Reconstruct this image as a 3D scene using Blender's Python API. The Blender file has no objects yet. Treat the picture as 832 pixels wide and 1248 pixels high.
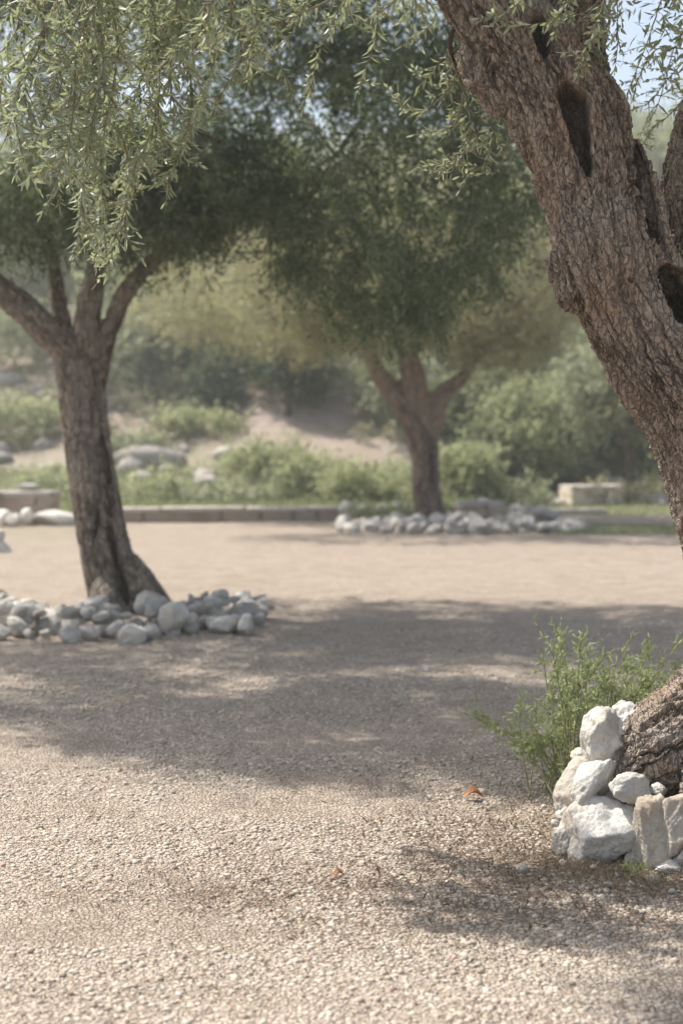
import bpy, bmesh, math, random
import numpy as np
from mathutils import Vector, Matrix
R = math.radians
random.seed(5)
rng = np.random.default_rng(11)
scn = bpy.context.scene
COL = scn.collection

# ------------------------------------------------------------------ camera, sky, sun, exposure
CAM_H, F, HOR = 1.4, 1733.0, 540.0          # camera height (m), focal length in photo pixels, horizon row
cam = bpy.data.cameras.new('camera')
camo = bpy.data.objects.new('camera', cam); COL.objects.link(camo)
cam.sensor_fit = 'VERTICAL'; cam.sensor_height = 36.0; cam.lens = 50.0
camo.location = (0, 0, CAM_H)
camo.rotation_euler = (R(90), 0, 0)
cam.shift_y = -(624 - HOR) / 1248.0
cam.clip_start = 0.05; cam.clip_end = 3000
cam.dof.use_dof = True; cam.dof.focus_distance = 5.0; cam.dof.aperture_fstop = 2.1
scn.camera = camo

SUN_EL, SUN_AZ = 58.0, -62.0                # azimuth from +Y towards +X (negative: to the left)
tosun = Vector((math.cos(R(SUN_EL))*math.sin(R(SUN_AZ)), math.cos(R(SUN_EL))*math.cos(R(SUN_AZ)), math.sin(R(SUN_EL))))
world = bpy.data.worlds.new('World'); scn.world = world; world.use_nodes = True
wn = world.node_tree; bg = wn.nodes['Background']
sky = wn.nodes.new('ShaderNodeTexSky'); sky.sky_type = 'NISHITA'; sky.sun_disc = False
sky.sun_elevation = R(SUN_EL); sky.sun_rotation = R(SUN_AZ)
sky.air_density = 1.0; sky.dust_density = 3.0; sky.ozone_density = 1.0
hs = wn.nodes.new('ShaderNodeHueSaturation'); hs.inputs['Saturation'].default_value = .85
wn.links.new(sky.outputs[0], hs.inputs['Color']); wn.links.new(hs.outputs[0], bg.inputs[0]); bg.inputs[1].default_value = 0.13
sl = bpy.data.lights.new('sun', 'SUN'); sl.energy = 4.4; sl.angle = R(0.6); sl.color = (1.0, 0.96, 0.885)
so = bpy.data.objects.new('sun', sl); COL.objects.link(so)
so.rotation_euler = tosun.to_track_quat('Z', 'Y').to_euler(); so.location = (0, 0, 30)
scn.view_settings.view_transform = 'Standard'; scn.view_settings.look = 'None'
scn.view_settings.gamma = 1.0; scn.view_settings.use_curve_mapping = False
scn.view_settings.exposure = 0.8
scn.cycles.use_denoising = True
scn.cycles.max_bounces = 7; scn.cycles.diffuse_bounces = 3; scn.cycles.glossy_bounces = 2
scn.cycles.transmission_bounces = 4; scn.cycles.transparent_max_bounces = 6; scn.cycles.volume_bounces = 0
scn.cycles.sample_clamp_indirect = 6.0

# ------------------------------------------------------------------ numeric helpers
def P(px, py, d):
    """world point at distance d (m) along y for a point of the photograph's layout"""
    return np.array([(px - 416.0) / F * d, d, CAM_H - (py - HOR) / F * d])
def G(px, py):
    d = F * CAM_H / (py - HOR)
    return (px - 416.0) / F * d, d
def smooth(a, b, x):
    t = np.clip((x - a) / (b - a), 0, 1); return t * t * (3 - 2 * t)
def _h(ix, iy, iz, k=0):
    n = (ix.astype(np.int64) * 73856093) ^ (iy.astype(np.int64) * 19349663) ^ (iz.astype(np.int64) * 83492791) ^ (k * 2654435761)
    n = (n ^ (n >> 13)) * 1274126177 & 0xffffffff
    n = (n ^ (n >> 16)) * 2246822519 & 0xffffffff
    n = (n ^ (n >> 15)) & 0xffffffff
    return n.astype(np.float64) / 4294967295.0
def vnoise(p, k=0):
    i = np.floor(p); f = p - i; i = i.astype(np.int64); u = f * f * f * (f * (f * 6 - 15) + 10)
    r = 0
    for dx in (0, 1):
        for dy in (0, 1):
            for dz in (0, 1):
                w = (u[:, 0] if dx else 1 - u[:, 0]) * (u[:, 1] if dy else 1 - u[:, 1]) * (u[:, 2] if dz else 1 - u[:, 2])
                r = r + w * _h(i[:, 0] + dx, i[:, 1] + dy, i[:, 2] + dz, k)
    return r * 2 - 1
def fbm(p, o=4, k=0):
    r = 0; a = 1; t = 0
    for j in range(o):
        r = r + a * vnoise(p * 2 ** j + 17.3 * j, k + j); t += a; a *= .5
    return r / t
def worley(p, k=0):
    i = np.floor(p).astype(np.int64)
    f1 = np.full(len(p), 9.); f2 = np.full(len(p), 9.); cid = np.zeros(len(p))
    for dx in (-1, 0, 1):
        for dy in (-1, 0, 1):
            for dz in (-1, 0, 1):
                a, b, c = i[:, 0] + dx, i[:, 1] + dy, i[:, 2] + dz
                d = np.sqrt((a + _h(a, b, c, k) - p[:, 0]) ** 2 + (b + _h(a, b, c, k + 1) - p[:, 1]) ** 2 + (c + _h(a, b, c, k + 2) - p[:, 2]) ** 2)
                n = d < f1
                f2 = np.where(n, f1, np.minimum(f2, d)); cid = np.where(n, _h(a, b, c, k + 3), cid); f1 = np.where(n, d, f1)
    return f1, f2, cid

def mesh_from(name, V, faces_flat, sizes, smooth_sh=True, attrs=None):
    me = bpy.data.meshes.new(name)
    V = np.asarray(V, np.float32); fl = np.asarray(faces_flat, np.int32).ravel(); sizes = np.asarray(sizes, np.int32)
    me.vertices.add(len(V)); me.vertices.foreach_set('co', V.ravel())
    me.loops.add(len(fl)); me.loops.foreach_set('vertex_index', fl)
    me.polygons.add(len(sizes))
    st = np.zeros(len(sizes), np.int32); st[1:] = np.cumsum(sizes)[:-1]
    me.polygons.foreach_set('loop_start', st); me.polygons.foreach_set('loop_total', sizes)
    me.polygons.foreach_set('use_smooth', np.full(len(sizes), smooth_sh))
    for an, av in (attrs or {}).items():
        at = me.attributes.new(an, 'FLOAT', 'POINT'); at.data.foreach_set('value', np.asarray(av, np.float32))
    me.update(calc_edges=True)
    return me
def link(name, me, mat=None, parent=None, loc=None):
    me.name = name
    o = bpy.data.objects.new(name, me); COL.objects.link(o)
    if mat: me.materials.clear(); me.materials.append(mat)
    if parent: o.parent = parent
    if loc is not None: o.location = loc
    return o
def tag(o, label=None, cat=None, group=None, kind=None):
    if label: o['label'] = label
    if cat: o['category'] = cat
    if group: o['group'] = group
    if kind: o['kind'] = kind
    return o
def empty(name, loc, label, cat, group=None):
    o = bpy.data.objects.new(name, None); COL.objects.link(o); o.location = loc; o.empty_display_size = .3
    return tag(o, label, cat, group)

class Soup:
    """collects tubes / leaves into one mesh"""
    def __init__(s): s.V = []; s.F = []; s.S = []; s.A = []; s.n = 0
    def add(s, V, F, sizes, a=0.0):
        V = np.asarray(V); s.V.append(V); s.F.append(np.asarray(F).ravel() + s.n); s.S.append(np.asarray(sizes))
        s.A.append(np.full(len(V), a) if np.isscalar(a) else a); s.n += len(V)
    def tube(s, pts, rad, sides=6, a=0.0):
        pts = np.asarray(pts, float); rad = np.asarray(rad, float); n = len(pts)
        t = np.gradient(pts, axis=0); t /= np.linalg.norm(t, axis=1)[:, None] + 1e-9
        ref = np.array([0, 0, 1.]) if abs(t[0, 2]) < .9 else np.array([1., 0, 0])
        u = np.cross(t[0], ref); u /= np.linalg.norm(u); U = []
        for k in range(n):
            u = u - t[k] * (u @ t[k]); u /= np.linalg.norm(u) + 1e-9; U.append(u)
        U = np.array(U); W = np.cross(t, U)
        an = np.arange(sides) / sides * 2 * math.pi
        V = pts[:, None] + rad[:, None, None] * (np.cos(an)[None, :, None] * U[:, None] + np.sin(an)[None, :, None] * W[:, None])
        V = V.reshape(-1, 3)
        i = np.arange(n - 1)[:, None] * sides; j = np.arange(sides)[None]; j2 = (j + 1) % sides
        F = np.stack([i + j, i + j2, i + sides + j2, i + sides + j], -1).reshape(-1, 4)
        V = np.vstack([V, pts[:1], pts[-1:]])
        c0, c1 = n * sides, n * sides + 1
        jj = np.arange(sides); j2 = (jj + 1) % sides
        cap = np.concatenate([np.stack([np.full(sides, c0), j2, jj], -1), np.stack([np.full(sides, c1), (n - 1) * sides + jj, (n - 1) * sides + j2], -1)])
        s.add(V, np.concatenate([F.ravel(), cap.ravel()]), np.concatenate([np.full(len(F), 4), np.full(len(cap), 3)]), a)
    def mesh(s, name, smooth_sh=True):
        return mesh_from(name, np.vstack(s.V), np.concatenate(s.F), np.concatenate(s.S), smooth_sh, {'var': np.concatenate(s.A)})

def unit(v): return v / (np.linalg.norm(v, axis=-1, keepdims=True) + 1e-9)
def quad_leaves(pos, d, nrm, L, W):
    """diamond leaves, one quad each"""
    n = len(pos); d = unit(d); s = unit(np.cross(d, nrm)); L = L[:, None]; W = W[:, None]
    nn = np.cross(s, d)
    V = np.stack([pos, pos + d * L * .45 + s * W * .5 + nn * W * .12, pos + d * L, pos + d * L * .45 - s * W * .5 + nn * W * .12], 1).reshape(-1, 3)
    return V, np.arange(n * 4), np.full(n, 4)
def fine_leaves(pos, d, nrm, L, W, bend):
    """curved lance-shaped leaves with a folded midrib: 11 points, 8 faces each"""
    n = len(pos); d = unit(d); s = unit(np.cross(d, nrm)); nn = np.cross(s, d)
    L = L[:, None]; W = W[:, None]; b = bend[:, None]
    def c(t): return pos + d * L * t - nn * L * b * t * t
    rows = [c(0.)]
    for t, w in ((.22, .62), (.52, 1.), (.82, .6)):
        m = c(t)
        rows += [m - s * W * w * .5 + nn * W * .13 * w, m, m + s * W * w * .5 + nn * W * .13 * w]
    rows.append(c(1.))
    V = np.stack(rows, 1).reshape(-1, 3)
    tri = np.array([[0, 2, 1], [0, 3, 2], [10, 7, 8], [10, 8, 9]]); qd = np.array([[1, 2, 5, 4], [2, 3, 6, 5], [4, 5, 8, 7], [5, 6, 9, 8]])
    base = np.arange(n)[:, None] * 11
    F = np.concatenate([(base + tri.ravel()[None]), (base + qd.ravel()[None])], 1).ravel()
    S = np.tile(np.array([3] * 4 + [4] * 4), n)
    return V, F, S

# ------------------------------------------------------------------ materials
def new_mat(name):
    m = bpy.data.materials.new(name); m.use_nodes = True; nt = m.node_tree
    b = nt.nodes['Principled BSDF']; b.inputs['Roughness'].default_value = .9
    b.inputs['Specular IOR Level'].default_value = .2
    return m, nt, b
def nd(nt, t, **kw):
    n = nt.nodes.new(t)
    for k, v in kw.items():
        if k in n.inputs: n.inputs[k].default_value = v
        else: setattr(n, k, v)
    return n
def ramp(nt, src, stops, interp='LINEAR'):
    r = nt.nodes.new('ShaderNodeValToRGB'); r.color_ramp.interpolation = interp
    e = r.color_ramp.elements
    while len(e) < len(stops): e.new(.5)
    for x, (p, c) in zip(e, stops): x.position = p; x.color = (*c, 1) if len(c) == 3 else c
    nt.links.new(src, r.inputs[0]); return r
def mix(nt, fac, a, b, mode='MIX'):
    m = nt.nodes.new('ShaderNodeMix'); m.data_type = 'RGBA'; m.blend_type = mode
    for s, v in ((m.inputs[0], fac), (m.inputs[6], a), (m.inputs[7], b)):
        if isinstance(v, (int, float)): s.default_value = v
        elif isinstance(v, tuple): s.default_value = (*v, 1)
        else: nt.links.new(v, s)
    return m.outputs[2]
def math_n(nt, op, a, b=0.0):
    m = nt.nodes.new('ShaderNodeMath'); m.operation = op
    for s, v in ((m.inputs[0], a), (m.inputs[1], b)):
        if isinstance(v, (int, float)): s.default_value = v
        else: nt.links.new(v, s)
    return m.outputs[0]
def coords(nt, scale=(1, 1, 1), obj=True):
    t = nt.nodes.new('ShaderNodeTexCoord'); mp = nt.nodes.new('ShaderNodeMapping')
    nt.links.new(t.outputs['Object' if obj else 'Generated'], mp.inputs[0]); mp.inputs['Scale'].default_value = scale
    return mp.outputs[0]
def noise(nt, vec, scale, detail=4, rough=.6):
    n = nd(nt, 'ShaderNodeTexNoise'); n.inputs['Scale'].default_value = scale; n.inputs['Detail'].default_value = detail
    n.inputs['Roughness'].default_value = rough; nt.links.new(vec, n.inputs['Vector']); return n.outputs['Fac']
def voro(nt, vec, scale, feature='F1', out='Distance', rand=1.0):
    n = nd(nt, 'ShaderNodeTexVoronoi'); n.feature = feature; n.inputs['Scale'].default_value = scale
    n.inputs['Randomness'].default_value = rand; nt.links.new(vec, n.inputs['Vector']); return n.outputs[out]
def bump(nt, b, h, dist, strength=1.0, prev=None):
    n = nd(nt, 'ShaderNodeBump'); n.inputs['Distance'].default_value = dist; n.inputs['Strength'].default_value = strength
    nt.links.new(h, n.inputs['Height'])
    if prev: nt.links.new(prev, n.inputs['Normal'])
    nt.links.new(n.outputs[0], b.inputs['Normal']); return n.outputs[0]

def leaf_mat(name, top, under, transl, yellow=None, tfac=.35, rough=.55):
    m, nt, b = new_mat(name); nt.nodes.remove(b)
    at = nd(nt, 'ShaderNodeAttribute'); at.attribute_name = 'var'
    c = mix(nt, at.outputs['Fac'], tuple(x * .72 for x in top), tuple(min(1, x * 1.35) for x in top))
    if yellow:
        y = ramp(nt, at.outputs['Fac'], [(.93, (0, 0, 0)), (.96, (1, 1, 1))]); c = mix(nt, y.outputs[0], c, yellow)
    g = nd(nt, 'ShaderNodeNewGeometry')
    c2 = mix(nt, g.outputs['Backfacing'], c, under)
    p = nd(nt, 'ShaderNodeBsdfPrincipled'); p.inputs['Roughness'].default_value = rough; p.inputs['Specular IOR Level'].default_value = .35
    nt.links.new(c2, p.inputs['Base Color'])
    t = nd(nt, 'ShaderNodeBsdfTranslucent'); tc = mix(nt, at.outputs['Fac'], tuple(x * .8 for x in transl), transl); nt.links.new(tc, t.inputs[0])
    ms = nd(nt, 'ShaderNodeMixShader'); ms.inputs[0].default_value = tfac
    nt.links.new(p.outputs[0], ms.inputs[1]); nt.links.new(t.outputs[0], ms.inputs[2])
    nt.links.new(ms.outputs[0], nt.nodes['Material Output'].inputs[0]); return m

M = {}
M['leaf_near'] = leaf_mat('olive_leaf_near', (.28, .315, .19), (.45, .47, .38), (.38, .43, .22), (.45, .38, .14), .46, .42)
M['leaf_dark'] = leaf_mat('olive_leaf_shade_tone', (.088, .118, .062), (.21, .24, .175), (.165, .215, .085), None, .42)  # left crown's shaded look is put into this darker leaf colour
M['leaf_pale'] = leaf_mat('olive_leaf_sunny', (.30, .285, .165), (.36, .35, .24), (.42, .40, .20), None, .46)  # middle crown's lit look is put into this paler leaf colour
M['leaf_plant'] = leaf_mat('herb_leaf', (.25, .30, .145), (.34, .38, .23), (.42, .48, .2), None, .46)
M['leaf_b1'] = leaf_mat('shrub_leaf_grey_green', (.265, .275, .18), (.31, .32, .235), (.38, .40, .23), None, .48)
M['leaf_b2'] = leaf_mat('shrub_leaf_light_green', (.30, .315, .175), (.35, .365, .23), (.44, .47, .24), None, .48)
M['leaf_b3'] = leaf_mat('shrub_leaf_dark_green', (.065, .09, .045), (.11, .135, .08), (.10, .13, .05), None, .35)
M['leaf_scrub'] = leaf_mat('dry_scrub_leaf', (.27, .26, .15), (.31, .30, .2), (.34, .33, .18), None, .42)
M['straw'] = leaf_mat('dry_grass_blade', (.33, .25, .14), (.36, .28, .17), (.3, .24, .12), None, .25, .8)
M['grass'] = leaf_mat('green_grass_blade', (.24, .26, .13), (.28, .3, .17), (.3, .33, .14), None, .4, .7)
M['litter'] = leaf_mat('dead_leaf', (.15, .105, .07), (.2, .155, .11), (.12, .08, .04), (.27, .18, .10), .12, .8)

def bark_mat(name, base, dark, warm, fine=1.0):
    m, nt, b = new_mat(name)
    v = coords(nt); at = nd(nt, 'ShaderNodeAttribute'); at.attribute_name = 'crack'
    n1 = noise(nt, v, 2.2 * fine, 4); n2 = noise(nt, v, 38 * fine, 5, .7); n3 = noise(nt, v, 11 * fine, 3)
    c = ramp(nt, n2, [(.3, tuple(x * .72 for x in base)), (.5, base), (.72, tuple(min(1, x * 1.35) for x in base))]).outputs[0]
    w = ramp(nt, n1, [(.5, (0, 0, 0)), (.68, (.75, .75, .75))]).outputs[0]
    c = mix(nt, w, c, warm)
    g = ramp(nt, n3, [(.56, (0, 0, 0)), (.75, (.75, .75, .75))]).outputs[0]
    c = mix(nt, g, c, (base[0] * 1.25, base[1] * 1.32, base[2] * 1.4))
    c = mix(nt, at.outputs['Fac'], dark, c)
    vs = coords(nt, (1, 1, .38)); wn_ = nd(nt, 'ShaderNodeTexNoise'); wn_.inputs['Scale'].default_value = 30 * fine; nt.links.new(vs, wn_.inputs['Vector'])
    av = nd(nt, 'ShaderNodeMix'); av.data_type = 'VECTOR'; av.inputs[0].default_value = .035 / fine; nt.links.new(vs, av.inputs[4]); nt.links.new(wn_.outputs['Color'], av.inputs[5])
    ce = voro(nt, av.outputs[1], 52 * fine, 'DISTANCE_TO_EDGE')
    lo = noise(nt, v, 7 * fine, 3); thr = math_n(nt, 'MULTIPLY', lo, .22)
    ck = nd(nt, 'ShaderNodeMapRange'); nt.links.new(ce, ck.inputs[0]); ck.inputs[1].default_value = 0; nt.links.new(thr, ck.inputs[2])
    c = mix(nt, ck.outputs[0], mix(nt, .38, c, dark), c)  # fine cracks darkened in the colour to stand in for crevice shade
    nt.links.new(c, b.inputs['Base Color'])
    h = math_n(nt, 'ADD', math_n(nt, 'ADD', n2, math_n(nt, 'MULTIPLY', ck.outputs[0], 1.3)), math_n(nt, 'ADD', math_n(nt, 'MULTIPLY', voro(nt, v, 110 * fine, 'DISTANCE_TO_EDGE'), .8), math_n(nt, 'MULTIPLY', noise(nt, v, 170 * fine, 3, .7), .6)))
    bump(nt, b, h, .010 / fine, .9)
    b.inputs['Roughness'].default_value = .95
    return m
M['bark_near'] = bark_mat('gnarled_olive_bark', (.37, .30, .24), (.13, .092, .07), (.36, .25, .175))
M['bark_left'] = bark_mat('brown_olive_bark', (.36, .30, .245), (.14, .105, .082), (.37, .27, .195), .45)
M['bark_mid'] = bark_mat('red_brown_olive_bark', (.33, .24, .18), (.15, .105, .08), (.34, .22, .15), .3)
def plain(name, base, var=.25, sc=8, bd=.003):
    m, nt, b = new_mat(name); v = coords(nt); n = noise(nt, v, sc, 5, .65)
    c = ramp(nt, n, [(.3, tuple(x * (1 - var) for x in base)), (.7, tuple(min(1, x * (1 + var)) for x in base))])
    nt.links.new(c.outputs[0], b.inputs['Base Color']); bump(nt, b, n, bd); return m
M['twig'] = plain('olive_twig', (.23, .19, .13), .3, 30)
M['stem'] = plain('herb_stem', (.22, .22, .1), .3, 40)

def stone_mat(name, base, stain, stain_amt, sc=1.0, dirt_z=None):
    m, nt, b = new_mat(name); v = coords(nt)
    oi = nd(nt, 'ShaderNodeObjectInfo')
    off = nd(nt, 'ShaderNodeVectorMath', operation='ADD'); nt.links.new(v, off.inputs[0])
    cmb = nd(nt, 'ShaderNodeCombineXYZ'); nt.links.new(math_n(nt, 'MULTIPLY', oi.outputs['Random'], 37.), cmb.inputs[0]); nt.links.new(cmb.outputs[0], off.inputs[1])
    v = off.outputs[0]
    n1 = noise(nt, v, 9 * sc, 5, .6); n2 = noise(nt, v, 60 * sc, 5, .7); n3 = noise(nt, v, 4.5 * sc, 3, .55)
    c = ramp(nt, n1, [(.3, tuple(x * .8 for x in base)), (.55, base), (.8, tuple(min(.88, x * 1.12) for x in base))]).outputs[0]
    s = ramp(nt, n3, [(.5, (0, 0, 0)), (.66, (stain_amt,) * 3)]).outputs[0]
    c = mix(nt, s, c, stain)
    sp = ramp(nt, n2, [(.3, (.72, .70, .68)), (.5, (1, 1, 1))]).outputs[0]
    c = mix(nt, 1.0, c, sp, 'MULTIPLY')
    val = nd(nt, 'ShaderNodeHueSaturation'); nt.links.new(c, val.inputs['Color'])
    nt.links.new(math_n(nt, 'ADD', math_n(nt, 'MULTIPLY', oi.outputs['Random'], .35), .78), val.inputs['Value'])
    nt.links.new(val.outputs[0], b.inputs['Base Color'])
    p = bump(nt, b, n2, .011 / sc, .9)
    bump(nt, b, n1, .03 / sc, .5, p)
    return m
M['stone_white'] = stone_mat('white_limestone', (.66, .63, .575), (.47, .36, .26), .6)
M['stone_tan'] = stone_mat('tan_limestone', (.62, .55, .46), (.42, .31, .21), .6)
M['stone_grey'] = stone_mat('grey_limestone', (.82, .77, .69), (.48, .40, .31), .4, .6)
M['stone_far'] = stone_mat('pale_far_limestone', (.70, .66, .60), (.33, .25, .2), .5, .35)
M['wall_stone'] = stone_mat('brown_wall_stone', (.46, .365, .285), (.27, .19, .14), .6, .4)
M['cap_stone'] = stone_mat('pale_cap_stone', (.52, .47, .42), (.42, .35, .28), .4, .4)

# ground
m, nt, b = new_mat('gravel_ground'); M['ground'] = m
v = coords(nt)
n_big = noise(nt, v, .55, 4, .6); n_mid = noise(nt, v, 3.2, 5, .65); n_fine = noise(nt, v, 45, 4, .7)
c = ramp(nt, n_mid, [(.3, (.365, .30, .235)), (.5, (.46, .39, .315)), (.7, (.53, .46, .38))]).outputs[0]
c = mix(nt, ramp(nt, n_big, [(.42, (0, 0, 0)), (.62, (.55,) * 3)]).outputs[0], c, (.51, .42, .35))
cells = voro(nt, v, 62, 'F1', 'Color'); sepc = nd(nt, 'ShaderNodeSeparateColor'); nt.links.new(cells, sepc.inputs[0])
cc = ramp(nt, sepc.outputs[0], [(0, (.66, .62, .58)), (.5, (1, 1, 1)), (1, (1.22, 1.2, 1.18))]).outputs[0]
c = mix(nt, .8, c, cc, 'MULTIPLY')
edge = voro(nt, v, 62, 'DISTANCE_TO_EDGE')
c = mix(nt, ramp(nt, edge, [(.0, (1, 1, 1)), (.09, (0, 0, 0))]).outputs[0], c, (.24, .17, .12))
# dirt patches near the right tree (litter-stained soil)
at = nd(nt, 'ShaderNodeAttribute'); at.attribute_name = 'dirt'
dm = math_n(nt, 'MULTIPLY', at.outputs['Fac'], ramp(nt, noise(nt, v, 5.5, 6, .75), [(.42, (0, 0, 0)), (.62, (1, 1, 1))]).outputs[0])
c = mix(nt, dm, c, (.22, .16, .115))
ag = nd(nt, 'ShaderNodeAttribute'); ag.attribute_name = 'green'
gm = math_n(nt, 'MULTIPLY', ag.outputs['Fac'], ramp(nt, noise(nt, v, 1.3, 5, .7), [(.35, (0, 0, 0)), (.6, (1, 1, 1))]).outputs[0])
c = mix(nt, gm, c, (.25, .27, .14))
ah = nd(nt, 'ShaderNodeAttribute'); ah.attribute_name = 'hill'
hc = ramp(nt, noise(nt, v, .6, 7, .72), [(.38, (.24, .24, .14)), (.46, (.40, .32, .25)), (.56, (.47, .37, .305)), (.66, (.53, .47, .41))]).outputs[0]
c = mix(nt, ah.outputs['Fac'], c, hc)
nt.links.new(c, b.inputs['Base Color'])
hh = math_n(nt, 'ADD', math_n(nt, 'MINIMUM', math_n(nt, 'MULTIPLY', edge, 3.), .6), math_n(nt, 'MULTIPLY', n_fine, .8))
p = bump(nt, b, hh, .012, 1.0)
bump(nt, b, n_mid, .05, .8, p)
b.inputs['Roughness'].default_value = 1.0

# pebbles
m, nt, b = new_mat('pebble'); M['pebble'] = m
at = nd(nt, 'ShaderNodeAttribute'); at.attribute_name = 'var'
c = ramp(nt, at.outputs['Fac'], [(0, (.20, .14, .105)), (.15, (.32, .255, .195)), (.4, (.45, .38, .305)), (.7, (.53, .46, .38)), (.9, (.61, .545, .465)), (1, (.48, .32, .25))]).outputs[0]
nf = noise(nt, coords(nt), 160, 3, .7)
c = mix(nt, 1.0, c, ramp(nt, nf, [(.3, (.78, .76, .74)), (.6, (1, 1, 1))]).outputs[0], 'MULTIPLY')
nt.links.new(c, b.inputs['Base Color']); bump(nt, b, nf, .003)

# ------------------------------------------------------------------ terrain
def terrain(x, y):
    x = np.asarray(x, float); y = np.asarray(y, float)
    p = np.stack([x * .12, y * .12, np.zeros_like(x)], -1).reshape(-1, 3)
    n = fbm(p, 4, 5).reshape(x.shape)
    st = 31.0 + smooth(1.2, 5, x) * 9
    t = np.clip(y - st, 0, None)
    h = 12 * (1 - np.exp(-t * .034)) * (1 - .35 * smooth(0, 25, x)) + np.minimum(t * .15, 1.3) * n * .7
    p2 = np.stack([x * 1.1, y * 1.1, np.ones_like(x)], -1).reshape(-1, 3)
    h = h + .018 * fbm(p2, 3, 9).reshape(x.shape)
    return h
def axis_pts(lo, hi, fine_lo, fine_hi, step, grow=1.09):
    a = list(np.arange(fine_lo, fine_hi, step)); s = step; x = a[-1]
    while x < hi: s *= grow; x += s; a.append(x)
    s = step; x = a[0]; l = []
    while x > lo: s *= grow; x -= s; l.append(x)
    return np.array(l[::-1] + a)
gx = axis_pts(-900, 900, -3, 3, .06, 1.05); gy = axis_pts(-300, 1500, 2.5, 9, .06, 1.035)
X, Y = np.meshgrid(gx, gy)
Z = terrain(X, Y)
# micro relief near the camera
near = (np.abs(X) < 6) & (Y < 14) & (Y > 1)
pp = np.stack([X[near] * 6, Y[near] * 6, X[near] * 0], -1)
Z[near] += .006 * fbm(pp, 3, 21)
def dirt_mask(X, Y):
    def blob(cx, cy, rx, ry): return np.exp(-(((X - cx) / rx) ** 2 + ((Y - cy) / ry) ** 2))
    return np.clip(blob(.55, 4.95, .35, .35) * 1.1 + blob(.25, 4.45, .75, .22) * .9 + blob(.75, 4.45, .6, .25) + blob(-.45, 4.35, .55, .13) * .8 + blob(.0, 4.72, .5, .10) * .8 + blob(-.1, 4.1, .7, .08) * .5 + blob(1.3, 4.9, .6, .6), 0, 1)
D = dirt_mask(X, Y)
gxl = smooth(27, 30, Y) * smooth(45, 40, Y) * smooth(1, 3, X) + smooth(24.6, 26, Y) * smooth(34, 30, Y) * smooth(-2, -4, X) * .9 + smooth(27, 29, Y) * smooth(40, 33, Y) * .8 + np.exp(-(((X + 4.6) / 1.3) ** 2 + ((Y - 22) / 2.2) ** 2)) * .45 + smooth(21.4, 22.2, Y) * smooth(24.5, 23.5, Y) * smooth(3.2, 4.5, X) * .8
ni, nj = X.shape
idx = np.arange(ni * nj).reshape(ni, nj)
Fq = np.stack([idx[:-1, :-1], idx[:-1, 1:], idx[1:, 1:], idx[1:, :-1]], -1).reshape(-1, 4)
gm_ = mesh_from('ground', np.stack([X, Y, Z], -1).reshape(-1, 3), Fq, np.full(len(Fq), 4), True,
                {'dirt': D.ravel(), 'green': np.clip(gxl, 0, 1).ravel(), 'hill': smooth(31, 36, Y - smooth(1.2, 5, X) * 9).ravel()})
tag(link('ground', gm_, M['ground']), kind='structure')

# ------------------------------------------------------------------ rocks
def ico(sub):
    bm = bmesh.new(); bmesh.ops.create_icosphere(bm, subdivisions=sub, radius=1)
    V = np.array([v.co[:] for v in bm.verts]); Fc = np.array([[v.index for v in f.verts] for f in bm.faces]); bm.free(); return V, Fc
ICO = {k: ico(k) for k in (1, 2, 3, 4, 5)}
def rock_verts(size, sub=3, seed=0, planes=14, rough=.05, sharp=14., keys=()):
    r = np.random.default_rng(seed); V, Fc = ICO[sub]
    N = unit(r.normal(size=(planes, 3))); d = r.uniform(.62, 1.0, planes)
    if len(keys):
        N = np.vstack([N, unit(np.array([k[:3] for k in keys], float))]); d = np.concatenate([d, [k[3] for k in keys]])
    q = np.clip(V @ N.T, .05, None) / d[None]            # 1/radius per plane
    rad = 1.0 / (np.sum(q ** sharp, 1) + .9 ** sharp) ** (1 / sharp)
    W = V * rad[:, None]
    off = r.uniform(0, 50)
    W = W * (1 + rough * fbm(V * 2.1 + off, 4, 3)[:, None] + rough * .4 * fbm(V * 7 + off, 4, 8)[:, None] - rough * .5 * np.clip(.22 - np.abs(fbm(V * 3.3 + off * 2, 2, 15)), 0, 1)[:, None])
    return W * np.array(size) / 2 * 1.12, Fc
def rock_obj(name, size, loc, rot, mat, sub=3, seed=0, **kw):
    V, Fc = rock_verts(size, sub, seed, **kw)
    me = mesh_from(name, V, Fc, np.full(len(Fc), 3))
    o = link(name, me, mat); o.location = loc; o.rotation_euler = rot; return o

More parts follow.
